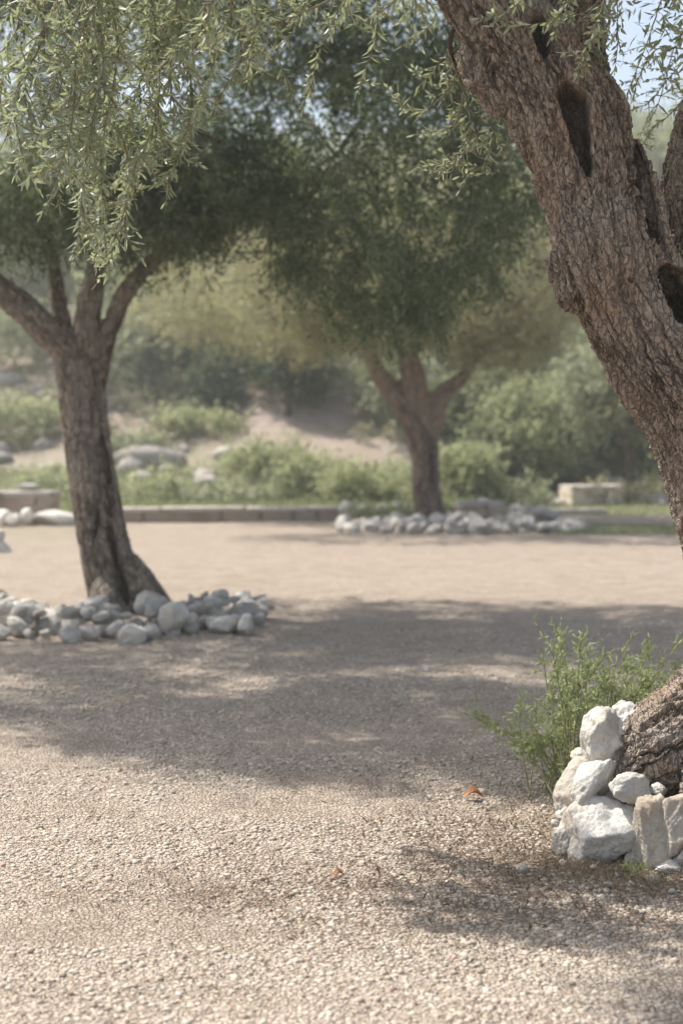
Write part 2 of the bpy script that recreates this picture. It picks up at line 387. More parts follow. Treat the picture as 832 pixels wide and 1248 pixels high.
# ------------------------------------------------------------------ trunks (union of tapered limbs, remeshed, then carved bark)
def resample(pts, rad, step):
    pts = np.array(pts, float); rad = np.array(rad, float)
    # Catmull-Rom through the points
    P0 = np.vstack([2 * pts[0] - pts[1], pts, 2 * pts[-1] - pts[-2]]); out = []; ro = []
    for k in range(len(pts) - 1):
        a, b_, c_, d_ = P0[k], P0[k + 1], P0[k + 2], P0[k + 3]
        n = max(2, int(np.linalg.norm(c_ - b_) / step))
        for t in np.arange(n) / n:
            out.append(.5 * ((2 * b_) + (-a + c_) * t + (2 * a - 5 * b_ + 4 * c_ - d_) * t * t + (-a + 3 * b_ - 3 * c_ + d_) * t ** 3))
            ro.append(rad[k] + (rad[k + 1] - rad[k]) * (t * t * (3 - 2 * t)))
    out.append(pts[-1]); ro.append(rad[-1]); return np.array(out), np.array(ro)
def make_trunk(name, chains, voxel, mat, parent, lump=.08, cell=.045, stretch=2.6, depth=.012, cavities=(), smooth_it=6, seed=3):
    """chains: list of (points, radii) in world metres; parent at its own location"""
    s = Soup(); info = []
    for pts, rad in chains:
        p, r = resample(pts, rad, max(.03, voxel * 4)); info.append((p, r)); s.tube(p, r, 20)
        for e in (0, -1):                                     # round ends
            V, Fc = ICO[2]; s.add(V * r[e] + p[e], Fc, np.full(len(Fc), 3))
    me = s.mesh(name); o = bpy.data.objects.new('tmp', me); COL.objects.link(o)
    md = o.modifiers.new('r', 'REMESH'); md.mode = 'VOXEL'; md.voxel_size = voxel; md.adaptivity = 0
    if smooth_it:
        ms = o.modifiers.new('s', 'SMOOTH'); ms.factor = .6; ms.iterations = smooth_it
    dg = bpy.context.evaluated_depsgraph_get(); me2 = bpy.data.meshes.new_from_object(o.evaluated_get(dg))
    bpy.data.objects.remove(o)
    n = len(me2.vertices); co = np.empty(n * 3, np.float32); me2.vertices.foreach_get('co', co); co = co.reshape(-1, 3).astype(float)
    no = np.empty(n * 3, np.float32); me2.vertex_normals.foreach_get('vector', no); no = no.reshape(-1, 3).astype(float)
    # bark coordinates
    best = np.full(n, 1e9); Q = np.zeros((n, 3)); T = np.zeros((n, 3)); RR = np.zeros(n)
    for ci, (p, r) in enumerate(info):
        t = unit(np.gradient(p, axis=0)); L = np.concatenate([[0], np.cumsum(np.linalg.norm(np.diff(p, axis=0), axis=1))])
        u = np.cross(t[0], [0, 1, .1]); u /= np.linalg.norm(u); U = []
        for k in range(len(p)):
            u = u - t[k] * (u @ t[k]); u /= np.linalg.norm(u); U.append(u)
        U = np.array(U); W = np.cross(t, U)
        for a in range(0, n, 20000):
            c = co[a:a + 20000]
            d = np.linalg.norm(c[:, None] - p[None], axis=2); k = np.argmin(d / 1.0 - r[None], 1); ar = np.arange(len(c)); dd = d[ar, k] - r[k]
            rel = c - p[k]
            al = np.sum(rel * t[k], 1)
            q = np.stack([np.sum(rel * U[k], 1), np.sum(rel * W[k], 1), (L[k] + al) / stretch], -1) + ci * 5.7
            bt = dd < best[a:a + 20000]
            best[a:a + 20000][bt] = dd[bt]; Q[a:a + 20000][bt] = q[bt]; T[a:a + 20000][bt] = t[k][bt]; RR[a:a + 20000][bt] = r[k][bt]
    big = fbm(Q * np.array([1, 1, .8]) / (cell * 7), 3, seed); mid_ = fbm(Q / (cell * 2.6), 3, seed + 5)
    flut = fbm(Q * np.array([1, 1, .25]) / (cell * 3.4), 3, seed + 9)     # long flutes along the limb
    dsp = lump * RR * (big * .9 + mid_ * .45) + RR * lump * .9 * (np.abs(flut) * -1.6 + .35)
    wv = np.stack([fbm(Q / (cell * 1.1), 3, 31), fbm(Q / (cell * 1.1), 3, 41), fbm(Q / (cell * 1.1), 3, 51)], -1)
    wq = Q / cell + .6 * wv
    f1, f2, cid = worley(wq, 7); e1 = smooth(.0, .3, f2 - f1)
    g1, g2, gid = worley(wq * 2.2 * np.array([1, 1, .8]) + 9, 13); e2 = smooth(0, .45, g2 - g1)
    lq = (Q * np.array([1, 1, .42]) / (cell * 1.15)) + .55 * wv; l1, l2, lid = worley(lq, 17); e3 = smooth(0, .24, l2 - l1)
    fine = fbm(Q * np.array([1, 1, stretch * .7]) / (cell * .3), 3, 61)
    tw = Q[:, 2:3] * np.array([[.5, .3, 0]]) * stretch * .35
    fz = fbm((Q + tw) * np.array([1, 1, .16 * stretch / 2.5]) / (cell * 1.9) + .35 * wv, 3, 67); furrow = smooth(.0, .16, np.abs(fz))      # long branching furrows
    rough_p = .45 + .75 * smooth(-.3, .3, fbm(Q / (cell * 5), 2, 91))
    keepc = smooth(-.35, .25, fbm(Q / (cell * 3), 2, 88))                  # cracks come and go
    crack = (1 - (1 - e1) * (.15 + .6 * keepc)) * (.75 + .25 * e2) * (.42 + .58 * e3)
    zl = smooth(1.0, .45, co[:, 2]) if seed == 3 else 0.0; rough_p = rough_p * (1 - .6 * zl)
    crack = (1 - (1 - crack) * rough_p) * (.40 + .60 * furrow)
    dsp = dsp - .013 * zl * (1 - furrow) - .03 * zl * np.clip(.3 - np.abs(flut), 0, 1)
    dsp += depth * (crack - .7) - depth * .8 * (1 - furrow) + depth * .6 * rough_p * (cid - .5) + depth * .35 * (gid - .5) + depth * .5 * (lid - .5) + depth * .45 * fine
    co2 = co + no * dsp[:, None]
    crk = crack.copy()
    for (cen, along, across, La, Lb, inward, dep, lip) in cavities:
        cen = np.array(cen); along = unit(np.array(along, float)); inward = unit(np.array(inward, float)); across = unit(np.cross(along, inward))
        rel = co - cen; a_ = rel @ along; b_ = rel @ across; c_ = rel @ inward
        # teardrop: narrower at one end
        lb = Lb * (1.0 - .45 * np.clip(a_ / La, -1, 1))
        wob = 1 + .30 * fbm(Q / (cell * 1.6), 3, 77)
        dd = np.sqrt((a_ / La) ** 2 + (b_ / lb) ** 2) * wob
        fr = smooth(.15, -.25, np.sum(no * inward, 1) + .0) * (np.abs(c_) < .16)
        co2 += inward[None] * (dep * smooth(1.0, .80, dd) * fr)[:, None]
        co2 -= inward[None] * (lip * np.exp(-((dd - 1.22) / .2) ** 2) * fr)[:, None]
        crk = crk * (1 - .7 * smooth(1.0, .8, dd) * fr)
    off = np.array(parent.location[:])
    me2.vertices.foreach_set('co', (co2 - off).astype(np.float32).ravel())
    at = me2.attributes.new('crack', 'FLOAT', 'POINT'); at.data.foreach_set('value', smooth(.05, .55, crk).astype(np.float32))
    me2.polygons.foreach_set('use_smooth', np.full(len(me2.polygons), True)); me2.update()
    o = link(name, me2, mat, parent); return o

# ------------------------------------------------------------------ crowns
def crown(name, parent, ells, n_clumps, per, leaf, mat, droop=.5, twig_len=.34, shell=.35, seed=1, holes=(), var_c=.5):
    """ells: list of (centre, radii, weight); leaf: (length, width)"""
    r = np.random.default_rng(seed)
    w = np.array([e[2] for e in ells], float); w /= w.sum()
    C = []
    for (c, rad, _), k in zip(ells, r.multinomial(n_clumps, w)):
        d = unit(r.normal(size=(k, 3))); t = r.uniform(shell, 1, k) ** (1 / 2.0)
        q = d * t[:, None] * (1 + .18 * fbm(d * 2.3 + seed, 3, seed)[:, None])
        C.append(np.array(c) + q * np.array(rad))
    C = np.vstack(C)
    keep = np.ones(len(C), bool)
    kk = fbm(C * 1.25 + seed, 2, seed + 70)
    keep &= kk > -.24
    for hc, hr, hp in holes:
        keep &= ~((np.sum(((C - np.array(hc)) / np.array(hr)) ** 2, 1) < 1) & (r.uniform(size=len(C)) < hp))
    C = C[keep]; n = len(C); nt_ = 9
    cv = np.clip(.5 + .5 * fbm(C * 1.3, 2, 90) + r.normal(0, .12, n), 0, 1)
    m = max(1, per // nt_)
    td = unit(r.normal(size=(n, nt_, 3)) + np.array([0, 0, -droop])); tl = twig_len * r.uniform(.5, 1.2, (n, nt_))
    s = np.linspace(.12, 1, m)[None, None, :, None]
    pos = C[:, None, None] + td[:, :, None] * tl[..., None, None] * s + np.array([0, 0, -1.]) * droop * .35 * tl[..., None, None] * s ** 2
    pos = pos + r.normal(0, leaf[0] * .16, pos.shape)
    d = unit(td[:, :, None] * .9 + r.normal(0, .75, pos.shape) + np.array([0, 0, -.15]))
    pos = pos.reshape(-1, 3); d = d.reshape(-1, 3); N = len(pos)
    nr = unit(r.normal(0, .8, (N, 3)) + np.array([0, 0, .8]))
    L = leaf[0] * r.uniform(.65, 1.2, N); W = leaf[1] * r.uniform(.7, 1.2, N)
    V, Fc, S = quad_leaves(pos, d, nr, L, W)
    va = np.repeat(np.clip(np.repeat(cv, nt_ * m) * .6 + r.uniform(0, .4, N), 0, 1), 4)
    me = mesh_from(name, V - np.array(parent.location[:]), Fc, S, True, {'var': va})
    return link(name, me, mat, parent), C
def branchwork(name, parent, starts, C, mat, r0=.03, n=120, seed=1, sides=5):
    r = np.random.default_rng(seed); s = Soup(); starts = np.array(starts)
    off = np.array(parent.location[:])
    for c in C[r.choice(len(C), min(n, len(C)), replace=False)]:
        a = starts[np.argmin(np.linalg.norm(starts - c, axis=1) * r.uniform(.85, 1.3, len(starts)))]
        mid = (a + c) / 2 + r.normal(0, .12, 3) * np.linalg.norm(c - a) * .6 + np.array([0, 0, .08]) * np.linalg.norm(c - a)
        k_ = min(1.0, .35 + np.linalg.norm(c - a) / 2.2)
        p, rad = resample([a, mid, c], [r0 * k_, r0 * .55 * k_, r0 * .2 * k_], .15)
        starts = np.vstack([starts, p[len(p) // 2:len(p) // 2 + 1], p[-2:-1]])
        s.tube(p - off, rad, sides)
    return link(name, s.mesh(name), mat, parent)

# ================================================================== THE LEFT OLIVE TREE
DA = 11.9
def chainpx(lst, d, dd=0.0):
    """(px, py, radius px[, depth offset]) -> world chain"""
    pts = []; rad = []
    for i, e in enumerate(lst):
        dep = d + (e[3] if len(e) > 3 else 0)
        pts.append(P(e[0], e[1], dep)); rad.append(e[2] / F * dep)
    return pts, rad
baseA = P(150, 745, DA); baseA[2] = 0
treeA = empty('olive_tree', baseA, 'brown olive tree with three spreading limbs standing in the ring of rocks on the left', 'olive tree')
chA = [chainpx([(152, 775, 48), (148, 735, 40), (136, 700, 33), (124, 650, 30.5), (116, 600, 30), (108, 550, 29), (102, 500, 28.5), (96, 455, 29), (84, 425, 22), (60, 405, 19), (25, 372, 17.5), (-25, 335, 16), (-90, 285, 13), (-160, 210, 9)], DA),
       chainpx([(102, 470, 22), (104, 425, 18), (109, 375, 15.5), (118, 325, 12.5), (128, 270, 10), (145, 190, 7)], DA),
       chainpx([(110, 490, 17), (122, 440, 14, .05), (137, 395, 11.5, .05), (156, 355, 11.5), (190, 316, 10.5), (235, 284, 9), (280, 255, 7), (330, 232, 5), (400, 195, 3.5)], DA),
       chainpx([(85, 440, 14, .2), (77, 400, 11, .3), (70, 350, 10, .35), (63, 300, 9, .4), (70, 220, 6, .5)], DA),
       chainpx([(160, 690, 18, -.05), (175, 715, 20, -.1), (200, 745, 15, -.1), (225, 768, 10, -.1)], DA),
       chainpx([(130, 700, 16, -.1), (128, 735, 20, -.25), (120, 770, 16, -.4)], DA),
       chainpx([(150, 690, 16, .1), (160, 735, 22, .35), (170, 780, 16, .7)], DA)]
def cav(px, py, d, up, La, Lb, dep, lip=.01, inward=(0, 1, 0)):
    return (P(px, py, d), up, None, La, Lb, inward, dep, lip)
cvA = [cav(127, 560, DA - .2, (-.15, 0, 1), .22, .028, .06), cav(118, 640, DA - .2, (.2, 0, 1), .13, .022, .05),
       cav(138, 670, DA - .2, (.25, 0, -1), .24, .026, .07), cav(150, 715, DA - .25, (-.3, 0, 1), .14, .03, .08), cav(133, 620, DA - .2, (-.1, 0, 1), .1, .02, .04)]
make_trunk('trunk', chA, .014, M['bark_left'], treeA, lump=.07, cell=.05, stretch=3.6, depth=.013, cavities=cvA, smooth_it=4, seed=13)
def EL(px, py, d, rx, ry, rz, w): return (P(px, py, d), (rx, ry, rz), w)
eA = [EL(175, 262, 11.5, .6, .9, .30, .13), EL(20, 255, 11.6, .7, .8, .28, .12), EL(270, 215, 11.3, .7, .9, .36, .16), EL(50, 110, 11.9, 2.1, 2.4, 1.2, 1.25), EL(265, 120, 11.9, 1.7, 2.2, 1.05, .7), EL(480, 205, 11.6, 1.3, 1.7, 1.30, 1.1), (np.array([-1.7, 10.0, 5.75]), (2.9, 2.6, 1.25), 2.3), EL(520, 20, 11.9, 1.2, 1.8, .9, .4), (np.array([-2.7, 8.7, 5.6]), (2.0, 1.3, .7), 1.1), (np.array([-5.2, 9.9, 5.0]), (1.8, 1.6, .9), .7)]  # overhead clumps set towards the camera are added to cast the ground shade
holesA = [(P(310, 150, 11.9), (.95, 3.0, .42), .62), (P(20, 70, 11.9), (.35, 3, .4), .7), (P(430, 60, 11.9), (.6, 3, .3), .4)]
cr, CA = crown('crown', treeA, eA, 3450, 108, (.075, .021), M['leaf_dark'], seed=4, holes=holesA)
branchwork('branchwork', treeA, [P(60, 300, DA), P(140, 250, DA), P(240, 282, DA), P(330, 235, DA), P(410, 190, DA), P(-90, 285, DA), P(-20, 340, DA), P(150, 190, DA)], CA, M['bark_left'], .018, 150, 5)

# ================================================================== THE MIDDLE OLIVE TREE
DB = 26.0
baseB = P(523, 630, DB); baseB[2] = 0
treeB = empty('olive_tree', baseB, 'smaller red-brown olive tree with a three-way fork standing behind the far bed of rocks', 'olive tree')
chB = [chainpx([(524, 648, 24), (523, 630, 20), (520, 600, 17.5), (518, 565, 17), (514, 535, 19), (503, 510, 16), (487, 490, 14.5), (470, 468, 13), (457, 447, 11.5), (440, 400, 7)], DB),
       chainpx([(514, 540, 14), (510, 500, 16), (503, 465, 16), (496, 435, 14), (488, 390, 8), (480, 330, 5)], DB),
       chainpx([(520, 545, 12), (527, 512, 13, -.05), (533, 488, 13, -.05), (548, 472, 11), (562, 462, 8.5), (585, 425, 5.5), (610, 370, 4)], DB),
       chainpx([(523, 615, 10), (532, 632, 11), (545, 650, 8)], DB), chainpx([(523, 615, 10, -.1), (512, 632, 10, -.2), (500, 655, 7, -.3)], DB)]
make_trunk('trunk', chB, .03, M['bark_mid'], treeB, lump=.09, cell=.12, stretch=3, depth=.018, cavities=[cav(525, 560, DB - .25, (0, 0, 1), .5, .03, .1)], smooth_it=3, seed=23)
eB = [(np.array([-1.8, 22.3, 5.3]), (2.6, 1.5, .9), .6), (np.array([1.4, 22.3, 5.2]), (2.0, 1.5, .9), .4), EL(510, 315, 26, 3.6, 3.8, 1.75, 1.6), EL(340, 350, 26.5, 2.8, 2.6, 1.3, 1.2), EL(640, 320, 26.5, 2.0, 2.6, 1.3, .8), EL(455, 370, 26, 1.8, 2, .75, .6), EL(600, 380, 26, 1.5, 2, .6, .4), EL(615, 412, 25.6, .95, 1.0, .42, .18), EL(425, 405, 25.6, .8, 1.0, .42, .14)]  # first two clumps, set forward, are added to throw shade on the gravel
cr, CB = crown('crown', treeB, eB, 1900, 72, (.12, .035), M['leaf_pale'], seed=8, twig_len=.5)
branchwork('branchwork', treeB, [P(458, 448, DB), P(496, 435, DB), P(560, 463, DB), P(488, 390, DB), P(640, 370, DB), P(440, 400, DB)], CB, M['bark_mid'], .05, 90, 6)

# ================================================================== THE NEAR OLD OLIVE TREE (right)
DR = 5.1
baseR = P(940, 1010, DR); baseR[2] = 0
treeR = empty('olive_tree', baseR, 'old gnarled leaning olive tree with hollow trunk at the right edge, its branches hanging overhead', 'olive tree')
chR = [chainpx([(945, 1030, 120), (942, 940, 112), (940, 850, 103), (940, 750, 98), (928, 660, 92), (910, 600, 92), (888, 540, 88), (862, 490, 84), (826, 445, 80), (786, 395, 68), (757, 350, 62), (738, 300, 62, -.02), (725, 250, 58), (712, 200, 62), (694, 150, 68), (668, 105, 62), (640, 60, 54), (598, 5, 54), (545, -75, 50), (470, -170, 42), (370, -260, 34), (250, -330, 24)], DR),
       chainpx([(712, 190, 52), (706, 140, 50, .02), (702, 90, 42, .04), (700, 30, 37, .05), (705, -50, 36), (730, -160, 32), (770, -280, 26), (820, -380, 18)], DR),
       chainpx([(740, 260, 48), (757, 300, 40, -.05), (765, 350, 36, -.05), (778, 390, 42, -.05)], DR),
       chainpx([(880, 520, 78, .1), (872, 440, 62, .14), (866, 350, 62, .2), (862, 260, 60, .22), (868, 190, 56, .22), (895, 100, 52, .25), (930, 0, 46, .3), (970, -130, 38, .4), (1040, -260, 26, .5)], DR),
       chainpx([(772, 180, 12, -.02), (786, 215, 12, -.03), (798, 255, 11, -.04), (808, 300, 12, -.06), (828, 340, 15, -.08), (858, 375, 20, -.10), (890, 430, 30, -.08), (905, 500, 40, -.05)], DR),
       chainpx([(942, 800, 95), (915, 850, 88, -.02), (862, 888, 74, -.06), (808, 913, 62, -.10), (776, 945, 46, -.12), (762, 1000, 34, -.12)], DR),
       chainpx([(930, 860, 80, -.1), (900, 935, 70, -.25), (880, 985, 52, -.36), (872, 1040, 36, -.40)], DR),
       chainpx([(960, 850, 80), (1010, 920, 64), (1060, 990, 44), (1100, 1050, 30)], DR),
       chainpx([(945, 850, 80, .1), (930, 930, 66, .35), (915, 975, 50, .6), (900, 1010, 36, .8)], DR),
       chainpx([(582, 70, 26), (584, 96, 22, -.02)], DR), chainpx([(600, 118, 16), (606, 128, 16)], DR),
       chainpx([(690, 320, 24, -.03), (700, 360, 24, -.03)], DR), chainpx([(782, 292, 20, -.06), (786, 315, 20, -.06)], DR)]
cvR = [cav(705, 158, DR - .17, (.24, 0, -1), .175, .044, .15, .012, (.12, 1, .0)),
       cav(660, 48, DR - .14, (.12, 0, -1), .085, .034, .13, .008, (0, 1, 0)),
       cav(828, 372, DR - .05, (.45, 0, -1), .17, .055, .30, .0, (.1, 1, 0)),
       cav(790, 238, DR - .1, (.2, 0, -1), .20, .026, .16, .0, (.1, 1, 0))]
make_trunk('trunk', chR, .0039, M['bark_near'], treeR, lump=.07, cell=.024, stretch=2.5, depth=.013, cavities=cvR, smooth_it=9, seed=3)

def twig_spray(branch_soup, leaf_data, pts, r0, r, side_len=.2, side_step=.045, leaf_len=.055, leaf_w=.0115, leaf_step=.017, lift=0., droop=.4, side_prob=1.0, own_leaves=True):
    """a drooping branch along pts with side twigs in alternating pairs, leaves in pairs"""
    p, rad = resample(pts, np.linspace(r0, r0 * .25, len(pts)), .02)
    branch_soup.tube(p, rad, 6)
    def leafy(q, rr):
        L = np.concatenate([[0], np.cumsum(np.linalg.norm(np.diff(q, axis=0), axis=1))]); tot = L[-1]
        if tot < .03: return
        s = np.arange(leaf_step * rr.uniform(.5, 1.5), tot, leaf_step * rr.uniform(.85, 1.2))
        pos = np.stack([np.interp(s, L, q[:, k]) for k in range(3)], -1)
        t = unit(np.stack([np.interp(s, L, unit(np.gradient(q, axis=0))[:, k]) for k in range(3)], -1))
        ref = unit(rr.normal(size=3)); a = unit(np.cross(t, ref)); b_ = np.cross(t, a)
        ph = (np.arange(len(s)) % 2) * math.pi / 2 + rr.normal(0, .35, len(s))
        o = a * np.cos(ph)[:, None] + b_ * np.sin(ph)[:, None]
        for sg in (-1, 1):
            ok = rr.uniform(size=len(s)) < .88
            op = rr.normal(.85, .2, len(s))[:, None]
            d = unit(t * 1.0 + o * sg * op + rr.normal(0, .42, t.shape) + np.array([0, 0, -.08]))
            n_ = unit(np.cross(np.cross(d, t), d) + rr.normal(0, .35, d.shape))
            fr = np.clip((tot - s) / .08, .5, 1) * rr.uniform(.7, 1.15, len(s))
            leaf_data.append((pos[ok], d[ok], n_[ok], (leaf_len * fr)[ok], (leaf_w * (.6 + .4 * fr))[ok], rr.normal(.10, .14, len(s))[ok], rr.uniform(0, 1, len(s))[ok]))
        leaf_data.append((q[-1:], unit(q[-1:] - q[-2:-1]), unit(rr.normal(size=(1, 3))), np.array([leaf_len * .7]), np.array([leaf_w * .7]), np.array([.1]), rr.uniform(0, 1, 1)))
    L = np.concatenate([[0], np.cumsum(np.linalg.norm(np.diff(p, axis=0), axis=1))]); tot = L[-1]
    s = .06
    while s < tot - .02:
        if r.uniform() < side_prob:
            k = np.searchsorted(L, s); k = min(k, len(p) - 2); t = unit(p[k + 1] - p[k])
            d = unit(t * .55 + unit(r.normal(size=3)) * 1.0 + np.array([0, 0, lift]))
            ln = side_len * r.uniform(.4, 1.15) * (.55 + .45 * min(1, (tot - s) / .25))
            m_ = 6; q = [p[k]]
            for j in range(m_):
                d = unit(d + np.array([0, 0, -droop]) * .22 + r.normal(0, .09, 3)); q.append(q[-1] + d * ln / m_)
            q = np.array(q); branch_soup.tube(q, np.linspace(.0026, .0012, len(q)), 4); leafy(q, r)
        s += side_step * r.uniform(.5, 1.5)
    if own_leaves: leafy(p[int(len(p) * .45):], r)
def build_spray(parent, lst, seed, mat=None, **kw):
    r = np.random.default_rng(seed); bs = Soup(); ld = []; off = np.array(parent.location[:])
    for pts, r0, k2 in lst:
        k3 = dict(kw); k3.update(k2); twig_spray(bs, ld, [P(*q) for q in pts], r0, r, **k3)
    pos, d, n_, L, W, bd, va = (np.concatenate([x[i] for x in ld]) for i in range(7))
    V, Fc, S = fine_leaves(pos - off, d, n_, L, W, bd)
    for v_ in bs.V: v_ -= off
    br = link('branch', bs.mesh('branch'), M['twig'], parent)
    link('foliage', mesh_from('foliage', V, Fc, S, True, {'var': np.repeat(va, 11)}), mat or M['leaf_near'], br)
    return br, len(pos)
random.seed(3); rr = np.random.default_rng(77)
nl = 0
# limb reaching left above the frame, carrying the hanging mass
def hang(x0, y0, x1, y1, d0, d1, k=5, j=20):
    out = []
    for t in np.linspace(0, 1, k):
        out.append((x0 + (x1 - x0) * t + (rr.normal(0, j) if 0 < t < 1 else 0), y0 + (y1 - y0) * t ** 1.15, d0 + (d1 - d0) * t + rr.normal(0, .02)))
    return out
L1 = [([(450, -190, 5.25), (330, -160, 5.15), (200, -130, 5.10), (90, -90, 5.05), (10, -40, 5.05)], .012, dict(side_prob=.5, own_leaves=False))]
for (a, b_, c_, d_) in [(235, -130, 150, 235), (200, -130, 118, 325), (160, -120, 95, 300), (120, -100, 60, 250), (80, -90, 30, 200), (240, -140, 190, 190), (180, -125, 150, 270), (130, -100, 130, 335), (60, -80, 12, 170), (100, -95, 85, 225), (270, -140, 225, 170), (230, -130, 205, 230), (170, -120, 128, 300), (110, -100, 100, 280), (140, -100, 30, 220), (20, -70, -15, 150), (290, -140, 262, 130), (320, -140, 300, 80), (205, -130, 165, 215), (150, -110, 70, 190), (90, -90, 40, 160)]:
    d0 = rr.uniform(4.8, 5.5)
    L1.append((hang(a, b_, c_, d_, d0, d0 + rr.normal(0, .12)), .0055, dict(side_len=.15, side_step=.032)))
br, n_ = build_spray(treeR, L1, 1, leaf_len=.058, leaf_w=.012, droop=.05, lift=-.05); nl += n_
L2 = [([(520, -60, 5.15), (440, -20, 5.05), (370, 15, 5.05), (310, 35, 5.03), (265, 42, 5.02), (220, 60, 5.01), (170, 110, 5.00)], .006, dict(side_len=.14, side_step=.05)),
      ([(450, -120, 5.25), (425, -20, 5.15), (392, 55, 5.13), (378, 105, 5.12), (365, 138, 5.11)], .004, dict(side_prob=.5, side_len=.09)),
      ([(360, -90, 5.15), (345, 0, 5.10), (338, 60, 5.07), (352, 105, 5.07), (358, 125, 5.07)], .004, dict(side_prob=.5, side_len=.09)),
      ([(480, -110, 5.20), (462, -20, 5.15), (458, 40, 5.15), (447, 80, 5.15), (435, 112, 5.15)], .0035, dict(side_prob=.6, side_len=.08)),
      ([(320, -120, 5.25), (300, -30, 5.15), (270, 40, 5.10), (250, 110, 5.10), (225, 180, 5.10)], .004, dict(side_len=.12)),
      ([(560, -120, 5.15), (520, -40, 5.05), (470, 10, 5.05), (430, 30, 5.05)], .004, dict(side_prob=.7, side_len=.1)),
      ([(400, -120, 5.15), (390, -40, 5.15), (320, 30, 5.20), (300, 100, 5.20)], .004, dict(side_len=.12)),
      ([(500, -120, 5.35), (500, -30, 5.25), (530, 20, 5.25), (490, 55, 5.25)], .004, dict(side_prob=.6, side_len=.1)),
      ([(300, -110, 4.6), (290, -40, 4.6), (310, 20, 4.6), (330, 55, 4.6)], .004, dict(side_len=.12)), ([(420, -110, 4.7), (410, -50, 4.7), (425, 0, 4.7), (405, 40, 4.7)], .004, dict(side_len=.12)),
      ([(350, -110, 4.8), (380, -40, 4.8), (372, 10, 4.8), (350, 50, 4.8)], .004, dict(side_len=.14)), ([(260, -110, 4.7), (270, -30, 4.7), (250, 30, 4.7), (262, 75, 4.7)], .004, dict(side_len=.14)),
      ([(470, -110, 4.8), (480, -50, 4.8), (505, 0, 4.8), (520, 30, 4.8)], .004, dict(side_len=.1)), ([(230, -110, 4.9), (250, 0, 4.9), (235, 60, 4.9), (250, 130, 4.9)], .004, dict(side_len=.14))]
br, n_ = build_spray(treeR, L2, 2, leaf_len=.052, leaf_w=.0115, side_step=.055); nl += n_
L3 = [([(545, 60, 5.15), (560, 100, 5.2), (572, 140, 5.2), (568, 180, 5.2), (545, 205, 5.2), (520, 208, 5.2)], .004, dict(side_len=.12)),
      ([(560, 80, 5.2), (545, 110, 5.2), (520, 132, 5.2), (495, 134, 5.2), (470, 104, 5.2)], .003, dict(side_prob=.5, side_len=.08)),
      ([(600, 120, 5.25), (617, 160, 5.25), (615, 190, 5.25), (598, 215, 5.22), (562, 228, 5.2)], .003, dict(side_prob=.35, side_len=.06, own_leaves=False)),
      ([(565, 110, 5.25), (555, 150, 5.25), (530, 160, 5.25), (505, 165, 5.25)], .003, dict(side_len=.09)),
      ([(585, 130, 5.25), (580, 170, 5.25), (560, 190, 5.25), (505, 208, 5.25)], .003, dict(side_len=.08)),
      ([(560, 60, 5.3), (545, 90, 5.3), (560, 150, 5.3), (575, 180, 5.3)], .003, dict(side_len=.1)),
      ([(575, 50, 5.25), (540, 70, 5.25), (520, 95, 5.25), (500, 85, 5.25)], .003, dict(side_len=.1)), ([(580, 100, 5.3), (600, 150, 5.3), (590, 200, 5.3), (560, 215, 5.3)], .003, dict(side_len=.1))]
br, n_ = build_spray(treeR, L3, 3, leaf_len=.05, leaf_w=.0115, side_step=.034); nl += n_
L4 = [([(740, -60, 4.85), (735, 0, 4.8), (722, 40, 4.78), (705, 78, 4.77)], .004, dict(side_len=.10, side_step=.03)),
      ([(760, -40, 4.9), (720, 10, 4.82), (690, 20, 4.8), (650, 30, 4.78), (600, 32, 4.76)], .003, dict(side_prob=.5, side_len=.07)),
      ([(640, -60, 4.8), (640, -10, 4.78), (615, 15, 4.77), (585, 22, 4.76)], .003, dict(side_len=.08)),
      ([(700, -70, 4.8), (690, -10, 4.78), (680, 30, 4.77), (672, 45, 4.77)], .003, dict(side_len=.08)),
      ([(745, -40, 5.0), (742, 20, 5.0), (728, 70, 5.0), (738, 100, 5.0)], .003, dict(side_len=.09))]
br, n_ = build_spray(treeR, L4, 4, leaf_len=.054, leaf_w=.0135, side_step=.026); nl += n_
L5 = [([(830, -80, 5.6), (805, 0, 5.6), (785, 60, 5.6), (765, 110, 5.6), (757, 135, 5.6)], .003, dict(side_prob=.35, side_len=.07)),
      ([(750, -30, 5.5), (752, 50, 5.5), (745, 110, 5.5)], .0025, dict(side_prob=.5, side_len=.07)),
      ([(860, 20, 5.9), (835, 70, 5.9), (810, 100, 5.9), (790, 125, 5.9), (765, 135, 5.9)], .004, dict(side_len=.14)),
      ([(880, 60, 5.9), (840, 110, 5.9), (815, 140, 5.9), (790, 160, 5.9)], .004, dict(side_len=.13)),
      ([(840, 60, 6.1), (800, 60, 6.1), (780, 90, 6.1), (770, 120, 6.1)], .004, dict(side_len=.14)),
      ([(860, -30, 5.8), (845, 20, 5.8), (828, 45, 5.8), (820, 75, 5.8)], .004, dict(side_len=.12)),
      ([(820, 60, 6.3), (800, 130, 6.3), (780, 165, 6.3), (795, 185, 6.3)], .003, dict(side_len=.12))]
br, n_ = build_spray(treeR, L5, 5, leaf_len=.045, leaf_w=.011); nl += n_
